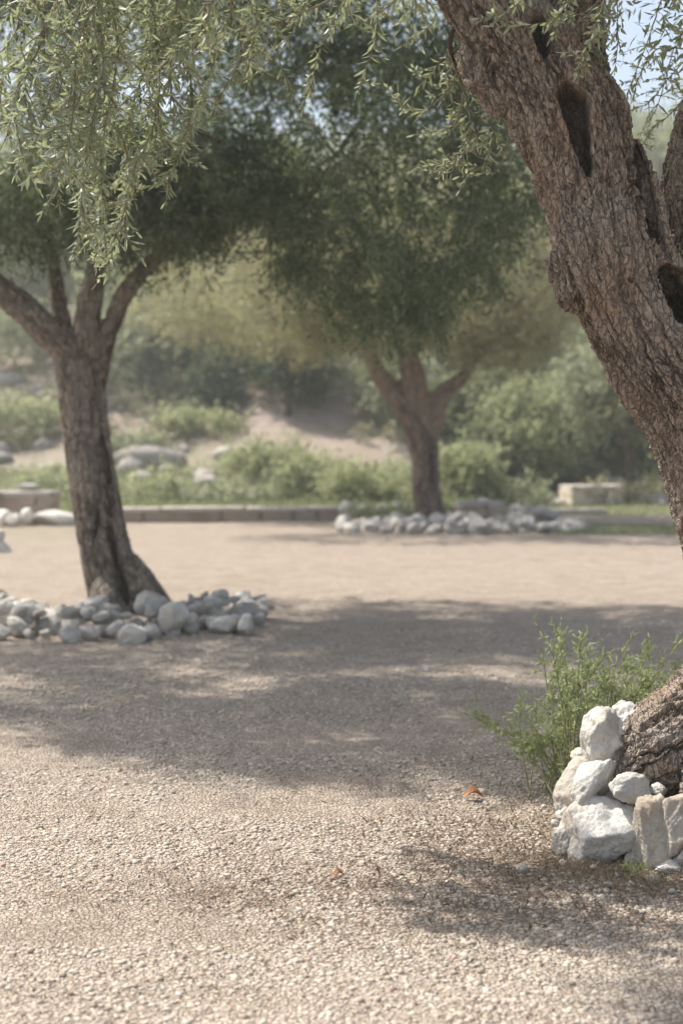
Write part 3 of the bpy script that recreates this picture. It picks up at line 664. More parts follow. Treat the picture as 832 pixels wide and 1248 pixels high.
# the crown above the frame; first clump is added to shade the lower-right corner
eR = [(np.array([-.84, 4.45, 3.75]), (.45, .38, .28), .6), (P(640, -190, 5.9), (1.2, 1.0, .55), 1.0), (P(850, -260, 5.6), (1.2, 1.2, .6), 1.0), (P(1250, -260, 5.0), (1.7, 1.7, .9), 1.5), (P(1550, 0, 4.6), (1.2, 1.4, .8), .8), (P(1150, -150, 4.6), (1.1, .8, .55), .9)]
cr, CR = crown('crown', treeR, eR, 1250, 72, (.06, .014), M['leaf_near'], seed=14, twig_len=.3)
branchwork('branchwork', treeR, [P(470, -170, DR), P(545, -75, DR), P(730, -160, DR), P(820, -380, DR), P(970, -130, DR + .4), P(1040, -260, DR + .5)], CR, M['bark_near'], .03, 120, 9)
# boughs that carry the hanging sprays
off = np.array(baseR)
for ch, r0, r1 in (([(480, -160, 5.1), (470, -170, 5.1), (330, -190, 5.2), (200, -150, 5.15), (60, -110, 5.15)], .03, .008), ([(545, -75, 5.1), (560, -130, 5.3), (520, -110, 5.2), (450, -125, 5.2)], .03, .008),
                   ([(720, -120, 5.1), (745, -70, 4.95), (760, -40, 4.9)], .02, .006), ([(930, 0, 5.4), (880, -20, 5.5), (850, -40, 5.7), (860, 20, 5.9)], .02, .006), ([(555, 30, 5.15), (548, 50, 5.15), (556, 85, 5.2), (585, 110, 5.25)], .012, .004),
                   ([(1250, -200, 5.0), (1100, -250, 5.1), (1040, -260, 5.5)], .03, .04), ([(870, -20, 5.7), (850, 20, 6.2), (830, 50, 6.3)], .01, .005)):
    bs = Soup(); p, rad = resample([P(*q) for q in ch], np.linspace(r0, r1, len(ch)), .05); bs.tube(p - off, rad, 8)
    link('bough', bs.mesh('bough'), M['bark_near'], treeR)
print('near leaves', nl)

# ================================================================== ROCKS BY THE NEAR TREE
def hero(px, py, w, h, d, dep, rot, mat, seed, label, name='rock', keys=(), planes=9, sharp=60.):
    c = P(px, py, d); s = (w / F * d, dep, h / F * d)
    o = rock_obj(name, s, c, tuple(R(a) for a in rot), M[mat], 5, seed, planes=planes, rough=.17, sharp=sharp, keys=keys)
    return tag(o, label, 'rock', 'white rocks around the base of the near olive tree')
hero(735, 900, 42, 66, 4.98, .14, (8, 2, 10), 'stone_white', 101, 'tall smooth white rock standing upright, topmost of the pile against the near trunk', planes=8)
hero(757, 882, 54, 36, 5.02, .14, (0, -22, 10), 'stone_white', 102, 'flat white rock lying behind the upright white rock and touching the near trunk')
hero(722, 958, 42, 84, 4.90, .14, (-12, 38, 0), 'stone_white', 103, 'slanted white rock with a brown underside, below the upright rock', keys=((.75, -.6, -.35, .5),))
hero(700, 955, 30, 66, 4.98, .12, (0, 30, 20), 'stone_tan', 104, 'tan slanted slab of rock on the far left of the near pile')
hero(732, 1016, 84, 92, 4.80, .20, (-24, 22, -8), 'stone_white', 105, 'largest white rock with a broad pitted face at the front of the near pile', keys=((-.3, -.8, .5, .58), (.4, -.6, -.7, .6)), planes=7)
hero(684, 1024, 22, 30, 4.84, .08, (0, 15, 0), 'stone_white', 106, 'small bright white rock at the left foot of the largest white rock')
hero(770, 963, 44, 36, 4.80, .11, (-10, 12, 0), 'stone_white', 107, 'knobbly white rock wedged on top, right of the largest rock')
hero(800, 962, 24, 18, 4.84, .08, (0, -8, 0), 'stone_white', 108, 'small rounded white rock under the bark of the near tree root')
hero(800, 988, 26, 40, 4.82, .10, (0, -22, 0), 'stone_white', 109, 'narrow white rock in the gap behind the upright beige rock')
hero(792, 1015, 46, 92, 4.72, .12, (-6, -7, 5), 'stone_tan', 110, 'upright beige column-like rock right of the largest white rock', keys=((-.1, -1, .1, .6),))
hero(824, 998, 42, 74, 4.70, .12, (0, 16, 0), 'stone_tan', 111, 'oval tan rock leaning at the right picture edge of the near pile')
hero(836, 1040, 34, 36, 4.70, .12, (0, 10, 0), 'stone_white', 112, 'pale rock under the oval tan rock at the right picture edge')
hero(756, 862, 16, 14, 5.2, .05, (0, 0, 0), 'stone_white', 113, 'tiny white stone peeping over the flat rock in front of the green plant')
hero(708, 925, 24, 22, 5.1, .08, (0, 0, 0), 'stone_tan', 114, 'small ochre stone behind the slanted white rock')
hero(742, 985, 34, 40, 4.93, .12, (0, 0, 0), 'stone_tan', 115, 'brown stone wedged behind the knobbly and largest white rocks')
hero(690, 990, 22, 22, 4.95, .08, (0, 0, 0), 'stone_white', 116, 'small pale stone low at the left side of the near pile')
hero(775, 1050, 26, 20, 4.74, .07, (0, 0, 0), 'stone_tan', 117, 'small dusty stone at the foot of the beige column-like rock')
hero(812, 1060, 36, 22, 4.68, .08, (0, 0, 0), 'stone_grey', 118, 'low grey stone half sunk in the soil at the bottom of the near pile')
hero(765, 1000, 40, 60, 4.95, .14, (0, 0, 0), 'stone_tan', 119, 'brown rock filling the gap deep inside the near pile')
r = np.random.default_rng(55)
for k, (px, py, sz) in enumerate([(676, 1046, 6), (686, 1053, 10), (704, 1066, 6), (724, 1058, 9), (751, 1067, 6), (768, 1078, 7), (797, 1072, 12), (676, 1005, 12), (662, 983, 6), (680, 968, 8), (645, 1034, 5), (818, 1086, 7), (668, 1080, 6)]):
    x, y = G(px, py); o = rock_obj('stone', (sz / F * y * 1.2, sz / F * y, sz / F * y * .8), (x, y, sz / F * y * .04), (k, 0, k * 2), M['stone_white' if k % 3 else 'stone_tan'], 3, 950 + k, rough=.18, sharp=40.)
    lab = ['chip left of the largest rock', 'chip under the small bright rock', 'chip in the straw below the largest rock', 'pebble under the middle of the largest rock', 'pebble under the right corner of the largest rock', 'chip by the green weed', 'fragment below the column-like rock',
           'fragment left of the tan slab', 'chip at the foot of the green bush', 'chip between bush and tan slab', 'lone chip in the dirt left of the pile', 'chip below the low grey stone', 'lone chip in the dirt below left of the pile'][k]
    tag(o, 'small pale stone ' + lab, 'stone', 'stone chips around the near pile')
for k, (x, y, s) in enumerate([(1.30, 4.55, .24), (1.52, 4.5, .2), (1.75, 4.62, .26), (2.0, 4.8, .2), (1.38, 4.45, .13)]):
    o = rock_obj('rock', (s, s * .8, s * .9), (x, y, s * .36), (k, k * 2, k * 3), M['stone_white'], 4, 140 + k)
    tag(o, 'white rock of the near pile just beyond the right picture edge', 'rock', 'rocks of the near pile beyond the frame')

# ================================================================== RING OF ROCKS, LEFT TREE
def scatter_rocks(spots, mat, group, lab, sub=2, seed0=300):
    protos = []
    for k in range(14):
        V, Fc = rock_verts((1, .9, .78), sub, seed0 + k, planes=8, rough=.20, sharp=70)
        protos.append(mesh_from('rock', V, Fc, np.full(len(Fc), 3), False)); protos[-1].materials.append(M[mat[k % len(mat)]])
    r = np.random.default_rng(seed0); seen = {}
    for (x, y, z, s, info) in spots:
        o = bpy.data.objects.new('rock', protos[r.integers(14)]); COL.objects.link(o)
        kx, kz = r.uniform(.85, 1.5), r.uniform(.75, 1.05)
        o.location = (x, y, z); o.scale = (s * kx, s * r.uniform(.8, 1.1), s * kz)
        shp = 'elongated' if kx > 1.28 else ('flattish' if kz < .84 else ('tall' if kx < .98 else 'blocky'))
        o.rotation_euler = (r.normal(0, .35), r.normal(0, .35), r.uniform(0, 6.28))
        tag(o, lab(x, y, z, s, info, shp), 'rock', group)
r = np.random.default_rng(42); spots = []
cx, cy = -1.86, 11.75
placed = []
def try_place(x, y, s, zs, gap=.62):
    for (a, b_, c_, z0) in placed:
        if abs(z0 - zs) < .05 and math.hypot(a - x, b_ - y) < (c_ + s) * .5 * gap * 1.5: return False
    placed.append((x, y, s, zs)); return True
for layer, (cnt, rmin, rmax, zf) in enumerate([(520, 1.02, 1.75, .30), (240, .95, 1.5, 1.0)]):
    for _ in range(cnt):
        a = r.uniform(-math.pi * 1.12, math.pi * .12); rad = r.uniform(rmin, rmax)
        if layer and not (-math.pi * 1.0 < a < -.25): continue
        s = r.choice([.09, .13, .16, .20, .24], p=[.25, .28, .25, .15, .07]); x = cx + rad * math.cos(a) * (1.15 if math.cos(a) < 0 else .72); y = cy + rad * math.sin(a) * .98
        if layer and s > .25: s = .2
        if x > -.75: s *= .8
        if try_place(x, y, s, .1 * layer): spots.append((x, y, s * .32 + layer * .12, s, layer))
for k in range(8):
    spots.append((-.62 - r.uniform(0, .45), 10.8 + r.uniform(-.3, .3), .05, r.uniform(.1, .17), 0))
def labA(x, y, z, s, layer, shp):
    side = 'far left' if x < -2.75 else 'near left' if x < -2.2 else 'trunk front' if x < -1.6 else 'near right' if x < -1.1 else 'right end'
    size = 'large' if s > .2 else ('small' if s < .13 else 'medium')
    row = 'upper' if layer else ('front row' if y < 10.45 else 'second row' if y < 10.9 else 'inner row' if y < 11.5 else 'back row')
    return f"{size} {shp} {row} rock, {side} of the left olive's ring"
scatter_rocks(spots, ['stone_grey', 'stone_grey', 'stone_white'], 'rocks in the ring around the left olive tree', labA)
print('ring A', len(spots))
# the one biggest pale rock at the front of the ring
for px, py, w, h, d, lab in [(163, 774, 36, 30, 10.05, 'largest pale oval rock tilted at the front of the ring round the left olive tree'), (110, 742, 48, 26, 10.6, 'long pale rounded rock on top of the ring just left of the left trunk'),
                        (210, 752, 40, 34, 10.4, 'round grey rock right of the left trunk in the ring'), (272, 762, 34, 26, 10.5, 'blocky pale rock near the right end of the ring round the left olive tree'),
                        (300, 762, 16, 28, 10.4, 'narrow pale rock standing on edge at the right end of the left ring'), (22, 750, 46, 34, 10.5, 'broad grey rock on the left end of the ring at the picture edge')]:
    o = rock_obj('rock', (w / F * d * .86, .17, h / F * d * .86), P(px, py, d), (.2, R(-25 if w > 20 else 20), .3), M['stone_white'], 4, int(px), planes=7, sharp=70., rough=.16)
    tag(o, lab, 'rock', 'rocks in the ring around the left olive tree')

# ================================================================== BED OF ROCKS, MIDDLE TREE
placed = []; spots = []
for layer, cnt in enumerate((600, 130)):
    for _ in range(cnt):
        px = r.uniform(415, 712); d = r.uniform(21.6, 23.4) + abs(px - 560) / 150 * .7
        x = (px - 416) / F * d; y = d; s = r.choice([.15, .2, .25, .32], p=[.3, .3, .28, .12]) * (1 if layer == 0 else .8)
        if layer and not (470 < px < 650): continue
        if try_place(x, y, s, .1 * layer, .7): spots.append((x, y, s * .26 + layer * .10, s, layer))
for a in np.linspace(.1, math.pi - .1, 16):
    spots.append((1.7 + 2.0 * math.cos(a), 25.4 + 2.3 * math.sin(a), .1, .35, 0))
def labB(x, y, z, s, layer, shp):
    side = 'far left' if x < .6 else 'left middle' if x < 1.3 else 'centre' if x < 1.9 else 'right middle' if x < 2.6 else 'far right'
    row = 'upper' if layer else ('front row' if y < 22.3 else 'middle row' if y < 23.2 else 'back row')
    return f"{'large' if s > .28 else ('small' if s < .2 else 'medium')} {shp} {row} rock, {side} of the middle olive's bed"
scatter_rocks(spots, ['stone_far'], 'rocks in the bed by the middle olive tree', labB, sub=2, seed0=500)
print('bed B', len(spots))

# ================================================================== LOW WALLS AND BLOCKS
def block_wall(name, p0, p1, height, thick, courses, blk, parent_label, cat, mat='wall_stone', cap=True, seed=1, capt=.05):
    """a dry wall of irregular blocks between two ground points: body of blocks, cap slabs"""
    r = np.random.default_rng(seed); p0 = np.array(p0, float); p1 = np.array(p1, float); L = np.linalg.norm(p1 - p0); t = (p1 - p0) / L; nrm = np.array([-t[1], t[0]])
    z0 = float(terrain(np.array([p0[0]]), np.array([p0[1]]))[0]) - .03
    o = empty(name, (p0[0], p0[1], z0), parent_label, cat)
    def boxes(zlo, zhi, wl, over, jit):
        s = Soup(); x = 0.0
        while x < L:
            w = min(wl * r.uniform(.6, 1.5), L - x)
            if L - x - w < wl * .3: w = L - x
            V, Fc = ICO[3]; a = np.abs(V).max(1, keepdims=True); sgn = V / a
            c = np.sign(sgn) * np.abs(sgn) ** .55
            hx, hy, hz = w / 2 - .006, thick / 2 + over + r.uniform(-jit, jit), (zhi - zlo) / 2
            q = c * np.array([hx, hy, hz]) * (1 + .05 * fbm(V * 1.8 + r.uniform(0, 40), 3, 2)[:, None])
            cxx = x + w / 2
            wpt = np.stack([t[0] * (cxx + q[:, 0]) + nrm[0] * q[:, 1], t[1] * (cxx + q[:, 0]) + nrm[1] * q[:, 1], (zlo + zhi) / 2 + q[:, 2] + r.uniform(-.008, .008)], -1)
            s.add(wpt, Fc, np.full(len(Fc), 3)); x += w
        return s
    H = height - (capt if cap else 0); s = Soup()
    for k in range(courses):
        b_ = boxes(H * k / courses, H * (k + 1) / courses + .012, blk, 0, .015)
        for v_, f_, sz in zip(b_.V, b_.F, b_.S): s.V.append(v_); s.F.append(f_ + s.n); s.S.append(sz); s.A.append(np.zeros(len(v_)))
        s.n += b_.n
    link('wall_body', s.mesh('wall_body'), M[mat], o)
    if cap: link('coping', boxes(H, height, blk * 1.8, .03, .012).mesh('coping'), M['cap_stone'], o)
    return o
g0 = G(138, 638); g1 = G(412, 638)
block_wall('low_stone_wall', (g0[0], 25.2), (g1[0], 25.6), .29, .42, 1, .7, 'long low kerb-like stone wall between the two olive trees beyond the gravel', 'wall', seed=3, capt=.07)
block_wall('low_stone_wall', (-7.2, 24.6), (P(70, 640, 24.6)[0], 24.6), .60, .6, 3, .4, 'brown stone wall end with pale flat coping at the left picture edge', 'wall', seed=4, capt=.09)
block_wall('stone_trough', (P(688, 614, 32)[0], 32.0), (P(756, 614, 32)[0], 32.3), .50, .8, 2, .4, 'small square stone block with a pale slab lid on the right, beside a small tree', 'trough', mat='stone_tan', seed=5, capt=.10)
block_wall('stone_bench', (P(556, 632, 24.6)[0], 24.5), (P(611, 632, 24.6)[0], 24.6), .44, .5, 2, .4, 'low stone bench with a flat grey slab right of the middle olive trunk', 'bench', mat='wall_stone', seed=6, capt=.12)
block_wall('low_stone_wall', (P(612, 625, 27)[0], 27.3), (P(745, 625, 27)[0], 28.0), .13, .4, 1, .8, 'pale flat stone kerb running right behind the middle bed of rocks', 'wall', mat='cap_stone', seed=7, cap=False)
def loose(px, py, w, h, d, mat, lab, seed, sub=4, group=None):
    c = P(px, py, d); o = rock_obj('boulder', (w / F * d, w / F * d * .8, h / F * d), c, (0, 0, seed), M[mat], sub, seed, planes=9); return tag(o, lab, 'boulder', group)
loose(68, 633, 50, 22, 24.2, 'stone_far', 'low rounded brown boulder just left of the left trunk in the distance', 31)
loose(20, 634, 20, 14, 23.6, 'stone_far', 'small pale boulder in front of the left wall end', 32)
loose(35, 628, 18, 18, 23.9, 'stone_grey', 'dark grey boulder leaning on the left wall end', 33)
loose(4, 630, 22, 22, 23.8, 'stone_grey', 'grey boulder against the left wall end at the picture edge', 34)
loose(-6, 672, 40, 34, 18.3, 'stone_far', 'squat pale boulder cut by the left picture edge on the gravel', 35)
loose(-2, 655, 24, 16, 18.4, 'stone_far', 'pale rock sitting on the squat boulder at the left picture edge', 36)
loose(33, 593, 26, 8, 24.7, 'stone_far', 'flat pale stone lying on the coping of the left wall', 37)
loose(588, 612, 16, 10, 24.7, 'stone_white', 'small white stone lying on the slab of the stone bench', 38)
for k, (px, py, w, h, d, lab) in enumerate([(275, 559, 26, 12, 42, 'white boulder on the pink slope right of centre-left'), (222, 553, 20, 9, 42, 'pale boulder on the pink slope left of the white one'),
        (158, 546, 18, 8, 43, 'pale boulder on the slope just right of the left trunk'), (166, 572, 30, 10, 38, 'flat pale rock low on the slope beside the left trunk'), (205, 578, 26, 6, 38, 'thin pale ledge low on the slope'),
        (40, 520, 30, 12, 46, 'pale boulder on the slope left of the left trunk'), (20, 535, 22, 10, 45, 'small pale boulder on the slope at the left picture edge'), (50, 548, 26, 12, 43, 'grey boulder on the lower slope left of the left trunk'),
        (140, 490, 16, 10, 52, 'bright boulder high on the slope under the shrubs'), (322, 566, 22, 9, 40, 'pale boulder half hidden in the shrubs on the slope'), (60, 575, 30, 10, 37, 'pale rock in the grass behind the left wall end'),
        (242, 530, 14, 7, 47, 'small pale boulder high on the pink slope')]):
    x = (px - 416) / F * d; z = float(terrain(np.array([x]), np.array([d]))[0])
    # put it where the slope meets the line of sight
    for dd in np.arange(31, 70, .25):
        q = P(px, py, dd); zz = float(terrain(np.array([q[0]]), np.array([dd]))[0])
        if zz >= q[2]: break
    o = rock_obj('boulder', (w / F * dd * 1.0, w / F * dd * .8, h / F * dd * 1.7), (q[0], dd, zz), (0, 0, k), M['cap_stone'], 3, 600 + k, planes=9)
    tag(o, lab, 'boulder', 'boulders scattered on the far slope')
r = np.random.default_rng(66)

# ================================================================== BACKGROUND TREES AND SHRUBS
def bg_tree(px, d, h, w, mat, lab, seed, trunk_h=.3, cat='tree', name='tree', leaf=(.22, .09), nclump=260, group='trees on the far slope', bark='bark_mid', ry=None):
    x = (px - 416) / F * d; z = float(terrain(np.array([x]), np.array([float(d)]))[0])
    o = empty(name, (x, d, z), lab, cat, group); r = np.random.default_rng(seed)
    if trunk_h > 0:
        s = Soup(); top = h * trunk_h + .3; rad = h * .028
        p, ra = resample([(0, 0, -.2), (r.normal(0, .06), 0, top * .5), (r.normal(0, .12), 0, top), (r.normal(0, .3), 0, h * .75)], [rad * 1.5, rad, rad * .9, rad * .3], .2)
        s.tube(p, ra, 10)
        for k in range(5):
            a = k * 1.3 + r.uniform(0, 1); q = np.array([math.cos(a), math.sin(a), 0])
            p2, r2 = resample([p[int(len(p) * .5)], p[int(len(p) * .5)] + q * w * .2 + np.array([0, 0, h * .15]), p[int(len(p) * .5)] + q * w * .36 + np.array([0, 0, h * .34])], [rad * .7, rad * .45, rad * .2], .2)
            s.tube(p2, r2, 7)
        link('trunk', s.mesh('trunk'), M[bark], o)
    ell = []; hb = h * (1 - trunk_h); zc = h * trunk_h + hb * .5
    ell.append(((x, d, z + zc), (w * .42, (ry or w) * .42, hb * .46), 2.))
    for k in range(4):
        a = r.uniform(0, 6.28); ell.append(((x + math.cos(a) * w * .26, d + math.sin(a) * w * .26, z + zc + r.uniform(-.22, .25) * hb), (w * r.uniform(.2, .3), w * .25, hb * r.uniform(.2, .32)), .8))
    crown('crown' if trunk_h > 0 else 'foliage', o, ell, int(nclump * .72), 54, leaf, M[mat], seed=seed, twig_len=.4 + w * .05, shell=.5)
    return o
# shrubs of the slope: (px, depth, height, width, material, label)
SH = [(95, 31.5, .8, 2.2, 'leaf_b2', 'low light green shrub behind the left trunk beyond the kerb wall'), (190, 30.5, 1.0, 2.4, 'leaf_b2', 'low light green shrub right of the left trunk beyond the kerb wall'),
      (160, 34, 1.3, 1.8, 'leaf_b1', 'grey-green shrub close to the right side of the left trunk'), (330, 33, 1.6, 2.2, 'leaf_b2', 'green shrub standing in the middle of the bank between the olive trees'),
      (395, 31, 1.9, 2.0, 'leaf_b2', 'upright yellow-green bush left of the middle olive tree'), (440, 30, 1.3, 2.0, 'leaf_b2', 'low light green bush just left of the middle trunk'),
      (560, 31, 1.4, 1.6, 'leaf_b2', 'bright green bush just right of the middle trunk'), (600, 37, 2.4, 2.6, 'leaf_b3', 'dark green shrub right of the middle olive tree'),
      (650, 40, 2.6, 3.0, 'leaf_b1', 'grey-green shrub left of the square stone block'), (20, 36, 1.0, 2.6, 'leaf_b2', 'light green shrub above the left wall end'),
      (5, 50, 3.4, 3.2, 'leaf_b1', 'grey-green shrub on the slope at the left picture edge'), (140, 55, 2.6, 3.0, 'leaf_b1', 'grey-green shrub above the pink slope beside the left trunk'),
      (275, 44, 2.3, 1.9, 'leaf_b3', 'dark green shrub at the centre of the pink slope'), (210, 50, 2.4, 3.6, 'leaf_b1', 'spreading grey-green shrub above the pink slope'),
      (245, 47, 1.7, 1.7, 'leaf_b3', 'small dark shrub under the spreading grey-green one'), (690, 44, 2.2, 3.2, 'leaf_b2', 'light green shrub behind the square stone block'),
      (800, 42, 2.2, 3.0, 'leaf_b2', 'light green shrub right of the small tree near the leaning trunk'), (730, 38, 1.1, 2.2, 'leaf_b1', 'low grey-green shrub behind the lid of the stone block'),
      (285, 30, .8, 2.2, 'leaf_b1', 'low dusty shrub hugging the kerb wall'), (240, 36, 1.0, 2.6, 'leaf_b2', 'low green shrub at the foot of the pink slope'), (480, 36, 2.4, 2.6, 'leaf_b1', 'pale shrub seen behind the fork of the middle trunk'),
      (365, 38, 1.5, 2.4, 'leaf_b2', 'mid-height green shrub left of the yellow-green bush'), (625, 31, .7, 1.8, 'leaf_b1', 'small dusty shrub behind the stone bench')]
_f = {330: .35, 395: .62, 440: .75, 240: .45, 160: .5, 190: .7, 365: .7, 285: .7, 275: 1.0, 210: 1.1}
SH = [(px, (39.5 if px in (210, 245) else 37.2 if px == 275 else d), h * _f.get(px, 1), w, mt, lab) for px, d, h, w, mt, lab in SH]
SH += [(150, 38.3, 2.4, 3.0, 'leaf_b1', 'grey-green bush on top of the pink bank beside the left trunk'), (310, 39, 2.2, 3.0, 'leaf_b1', 'grey-green bush on top of the pink bank right of its middle'), (180, 40.5, 3.0, 3.4, 'leaf_b2', 'lighter green bush behind those on top of the pink bank'),
       (255, 41.5, 3.2, 3.6, 'leaf_b1', 'tall grey-green bush at the middle top of the pink bank'), (395, 38.5, 2.4, 2.8, 'leaf_b1', 'grey-green bush right of the dark narrow tree'), (20, 40, 2.2, 3.0, 'leaf_b1', 'grey-green bush on the bank at the left picture edge')]
for k, (px, d, h, w, mt, lab) in enumerate(SH):
    bg_tree(px, d, h, w, mt, lab, 700 + k, 0, 'shrub', 'shrub', (.16, .06), int(60 + 40 * w * h / 2), 'shrubs on the bank and slope')
TR = [(350, 36.5, 2.6, 1.5, 'leaf_b3', .25, 'dark narrow tree with a dark trunk on the slope between the olive trees'), (300, 56, 5.0, 6.0, 'leaf_b1', .15, 'broad grey-green tree on the slope right of the left trunk'),
      (190, 62, 5.0, 6.0, 'leaf_b1', .15, 'broad pale tree high on the slope beside the left trunk'), (420, 58, 5.5, 6.5, 'leaf_b1', .15, 'pale grey-green tree left of the middle fork'),
      (765, 33.5, 4.0, 3.4, 'leaf_b1', .38, 'small tree with a thin straight trunk right of the stone block'), (570, 50, 6.2, 6.0, 'leaf_b1', .2, 'tall pale tree right behind the middle olive tree'),
      (660, 52, 7.5, 6.5, 'leaf_pale', .2, 'tall yellowish tree between the middle olive tree and the leaning trunk'), (730, 60, 9.0, 7.0, 'leaf_b1', .2, 'tall grey-green tree left of the leaning trunk'),
      (830, 58, 9.0, 7.0, 'leaf_b2', .2, 'tall light green tree behind the leaning trunk'), (620, 44, 4.2, 4.5, 'leaf_b2', .15, 'rounded light green tree right of the middle trunk'),
      (30, 66, 6.5, 7.0, 'leaf_b1', .15, 'broad tree on the slope left of the left trunk'), (-60, 58, 6.0, 6.0, 'leaf_b1', .15, 'grey-green tree at the left picture edge on the slope'),
      (500, 66, 6.5, 7.0, 'leaf_pale', .15, 'yellowish tree seen through the fork of the middle olive tree'), (910, 50, 7.5, 6.0, 'leaf_b1', .2, 'tree beyond the right picture edge on the slope'), (100, 72, 6.0, 7.5, 'leaf_pale', .15, 'pale yellowish tree seen behind the limbs of the left olive')]
TR = [(px, d, h * (1.3 if d > 46 else 1.1), w * (1.25 if d > 46 else 1.1), mt, th, lab) for px, d, h, w, mt, th, lab in TR]
TR += [(560, 45, 5.6, 4.6, 'leaf_b2', .15, 'light green tree above the right fork of the middle olive'), (655, 36.5, 3.4, 3.4, 'leaf_b2', .15, 'low bright green tree just left of the stone block'), (735, 45, 6.2, 5.0, 'leaf_pale', .15, 'yellowish tree above the stone block lid'), (790, 38, 3.6, 3.4, 'leaf_b2', .15, 'bright green tree between the small tree and leaning trunk'), (615, 50, 6.8, 5.6, 'leaf_b2', .15, 'tall light green tree midway between middle trunk and leaning trunk'), (670, 66, 9.5, 8.5, 'leaf_b2', .1, 'hazy light green tree high behind the stone block'), (425, 42, 4.2, 4.4, 'leaf_b2', .15, 'light green tree left of the middle trunk on the bank'), (70, 47, 4.6, 5.0, 'leaf_b2', .15, 'light green tree behind the left trunk on the bank'), (220, 52, 4.8, 5.6, 'leaf_b2', .15, 'pale green tree above the middle of the pink bank'), (590, 39, 4.4, 4.2, 'leaf_b2', .2, 'light green tree close behind the right fork of the middle olive'), (700, 41, 5.0, 4.6, 'leaf_b2', .2, 'light green tree rising behind the stone block and small tree'), (640, 42, 5.2, 4.6, 'leaf_pale', .2, 'yellowish tree left of the stone block on the bank'), (835, 41, 5.0, 4.2, 'leaf_b2', .2, 'light green tree seen beside the edge of the leaning trunk'),(20, 48, 5.6, 5.0, 'leaf_pale', .1, 'pale olive-coloured tree behind the left limb of the left olive tree'), (260, 47, 6.0, 6.4, 'leaf_pale', .2, 'pale beige-green tree whose crown shows under the dark crown between the trunks'),
       (245, 70, 8.0, 9.0, 'leaf_b1', .1, 'wide grey-green tree high on the slope behind the pink bank'), (370, 74, 9.0, 9.0, 'leaf_b1', .1, 'wide hazy tree on the ridge between the two olive trunks'),
       (150, 78, 8.0, 9.0, 'leaf_b2', .1, 'hazy green tree on the ridge just right of the left trunk'), (600, 72, 11.0, 9.0, 'leaf_b2', .1, 'hazy tall tree on the ridge right of the middle crown'),
       (690, 46, 5.5, 5.0, 'leaf_b2', .2, 'bright green rounded tree above the square stone block'), (800, 45, 6.0, 5.0, 'leaf_b1', .25, 'grey-green tree tucked against the leaning trunk'),
       (540, 42, 4.6, 4.6, 'leaf_b2', .15, 'light green tree filling the space beneath the middle fork on the right'), (460, 46, 4.6, 5, 'leaf_b1', .15, 'grey-green tree filling the space left of the middle trunk'),
       (720, 80, 13.0, 10.0, 'leaf_b1', .1, 'hazy tall tree on the ridge left of the leaning trunk'), (640, 60, 9.5, 7.5, 'leaf_pale', .15, 'yellow-grey tree between the middle crown and leaning trunk'), (0, 80, 9, 10, 'leaf_b1', .1, 'hazy tree on the ridge at the left picture edge'), (480, 84, 9, 10, 'leaf_b1', .1, 'hazy tree on the ridge behind the middle crown')]
for k, (px, d, h, w, mt, th, lab) in enumerate(TR):
    bg_tree(px, d, h, w, mt, lab, 800 + k, th, 'tree', 'tree', (.2, .08), int(260 + w * h * 7))
# low dry scrub that clothes the slope, one mass
r = np.random.default_rng(67); ells = []
for k in range(900):
    x = r.uniform(-22, 22); y = r.uniform(32, 72)
    if fbm(np.array([[x * .16, y * .16, 3.]]), 3, 6)[0] < (-.02 if x < 1 and y < 46 else -.3): continue
    z = float(terrain(np.array([x]), np.array([y]))[0]); w = r.uniform(.35, .9); ells.append(((x, y, z + .12), (w, w, w * .38), w))
_t = bpy.data.objects.new('tmp_parent', None)
o, _ = crown('scrub', _t, ells, 7500, 27, (.17, .06), M['leaf_scrub'], seed=34, twig_len=.3, droop=-.6); o.parent = None
tag(o, 'low dry grey-green scrub covering the far slope', 'scrub', None, 'stuff'); bpy.data.objects.remove(_t)
# broken stone lying all over the slope, one mass
r = np.random.default_rng(68); n = 1500; V0, F0 = ICO[2]; nv = len(V0)
x = r.uniform(-20, 14, n); y = r.uniform(31.5, 60, n); kp = fbm(np.stack([x * .22, y * .22, x * 0], -1), 3, 71) > -.12; x = x[kp]; y = y[kp]; n = len(x)
sz = np.clip(r.lognormal(math.log(.14), .5, n), .06, .55); Q = V0[None] * (1 + r.normal(0, .13, (n, nv, 1))) * np.stack([sz * r.uniform(.8, 1.6, n), sz, sz * r.uniform(.5, .9, n)], -1)[:, None]
W = Q + np.stack([x, y, terrain(x, y) + sz * .15], -1)[:, None]
tag(link('rubble', mesh_from('rubble', W.reshape(-1, 3), (F0[None] + (np.arange(n) * nv)[:, None, None]).reshape(-1, 3), np.full(n * len(F0), 3), True, {}), M['cap_stone']), 'pale broken stones strewn over the far slope', 'rubble', None, 'stuff')
# far wood along the ridge, one mass
ells = []
for k in range(70):
    x = rng.uniform(-70, 80); y = rng.uniform(85, 120); z = float(terrain(np.array([x]), np.array([y]))[0]); w = rng.uniform(3, 5)
    ells.append(((x, y, z + 2.2), (w, w, rng.uniform(2.2, 3.6)), w))
class _O: location = (0, 0, 0)
fw = bpy.data.objects.new('tmp_parent', None)
o, _ = crown('far_woodland', fw, ells, 3400, 36, (.55, .26), M['leaf_b1'], seed=33, twig_len=1.2)
o.parent = None; tag(o, 'distant grey-green woodland along the ridge', 'woodland', None, 'stuff'); bpy.data.objects.remove(fw)

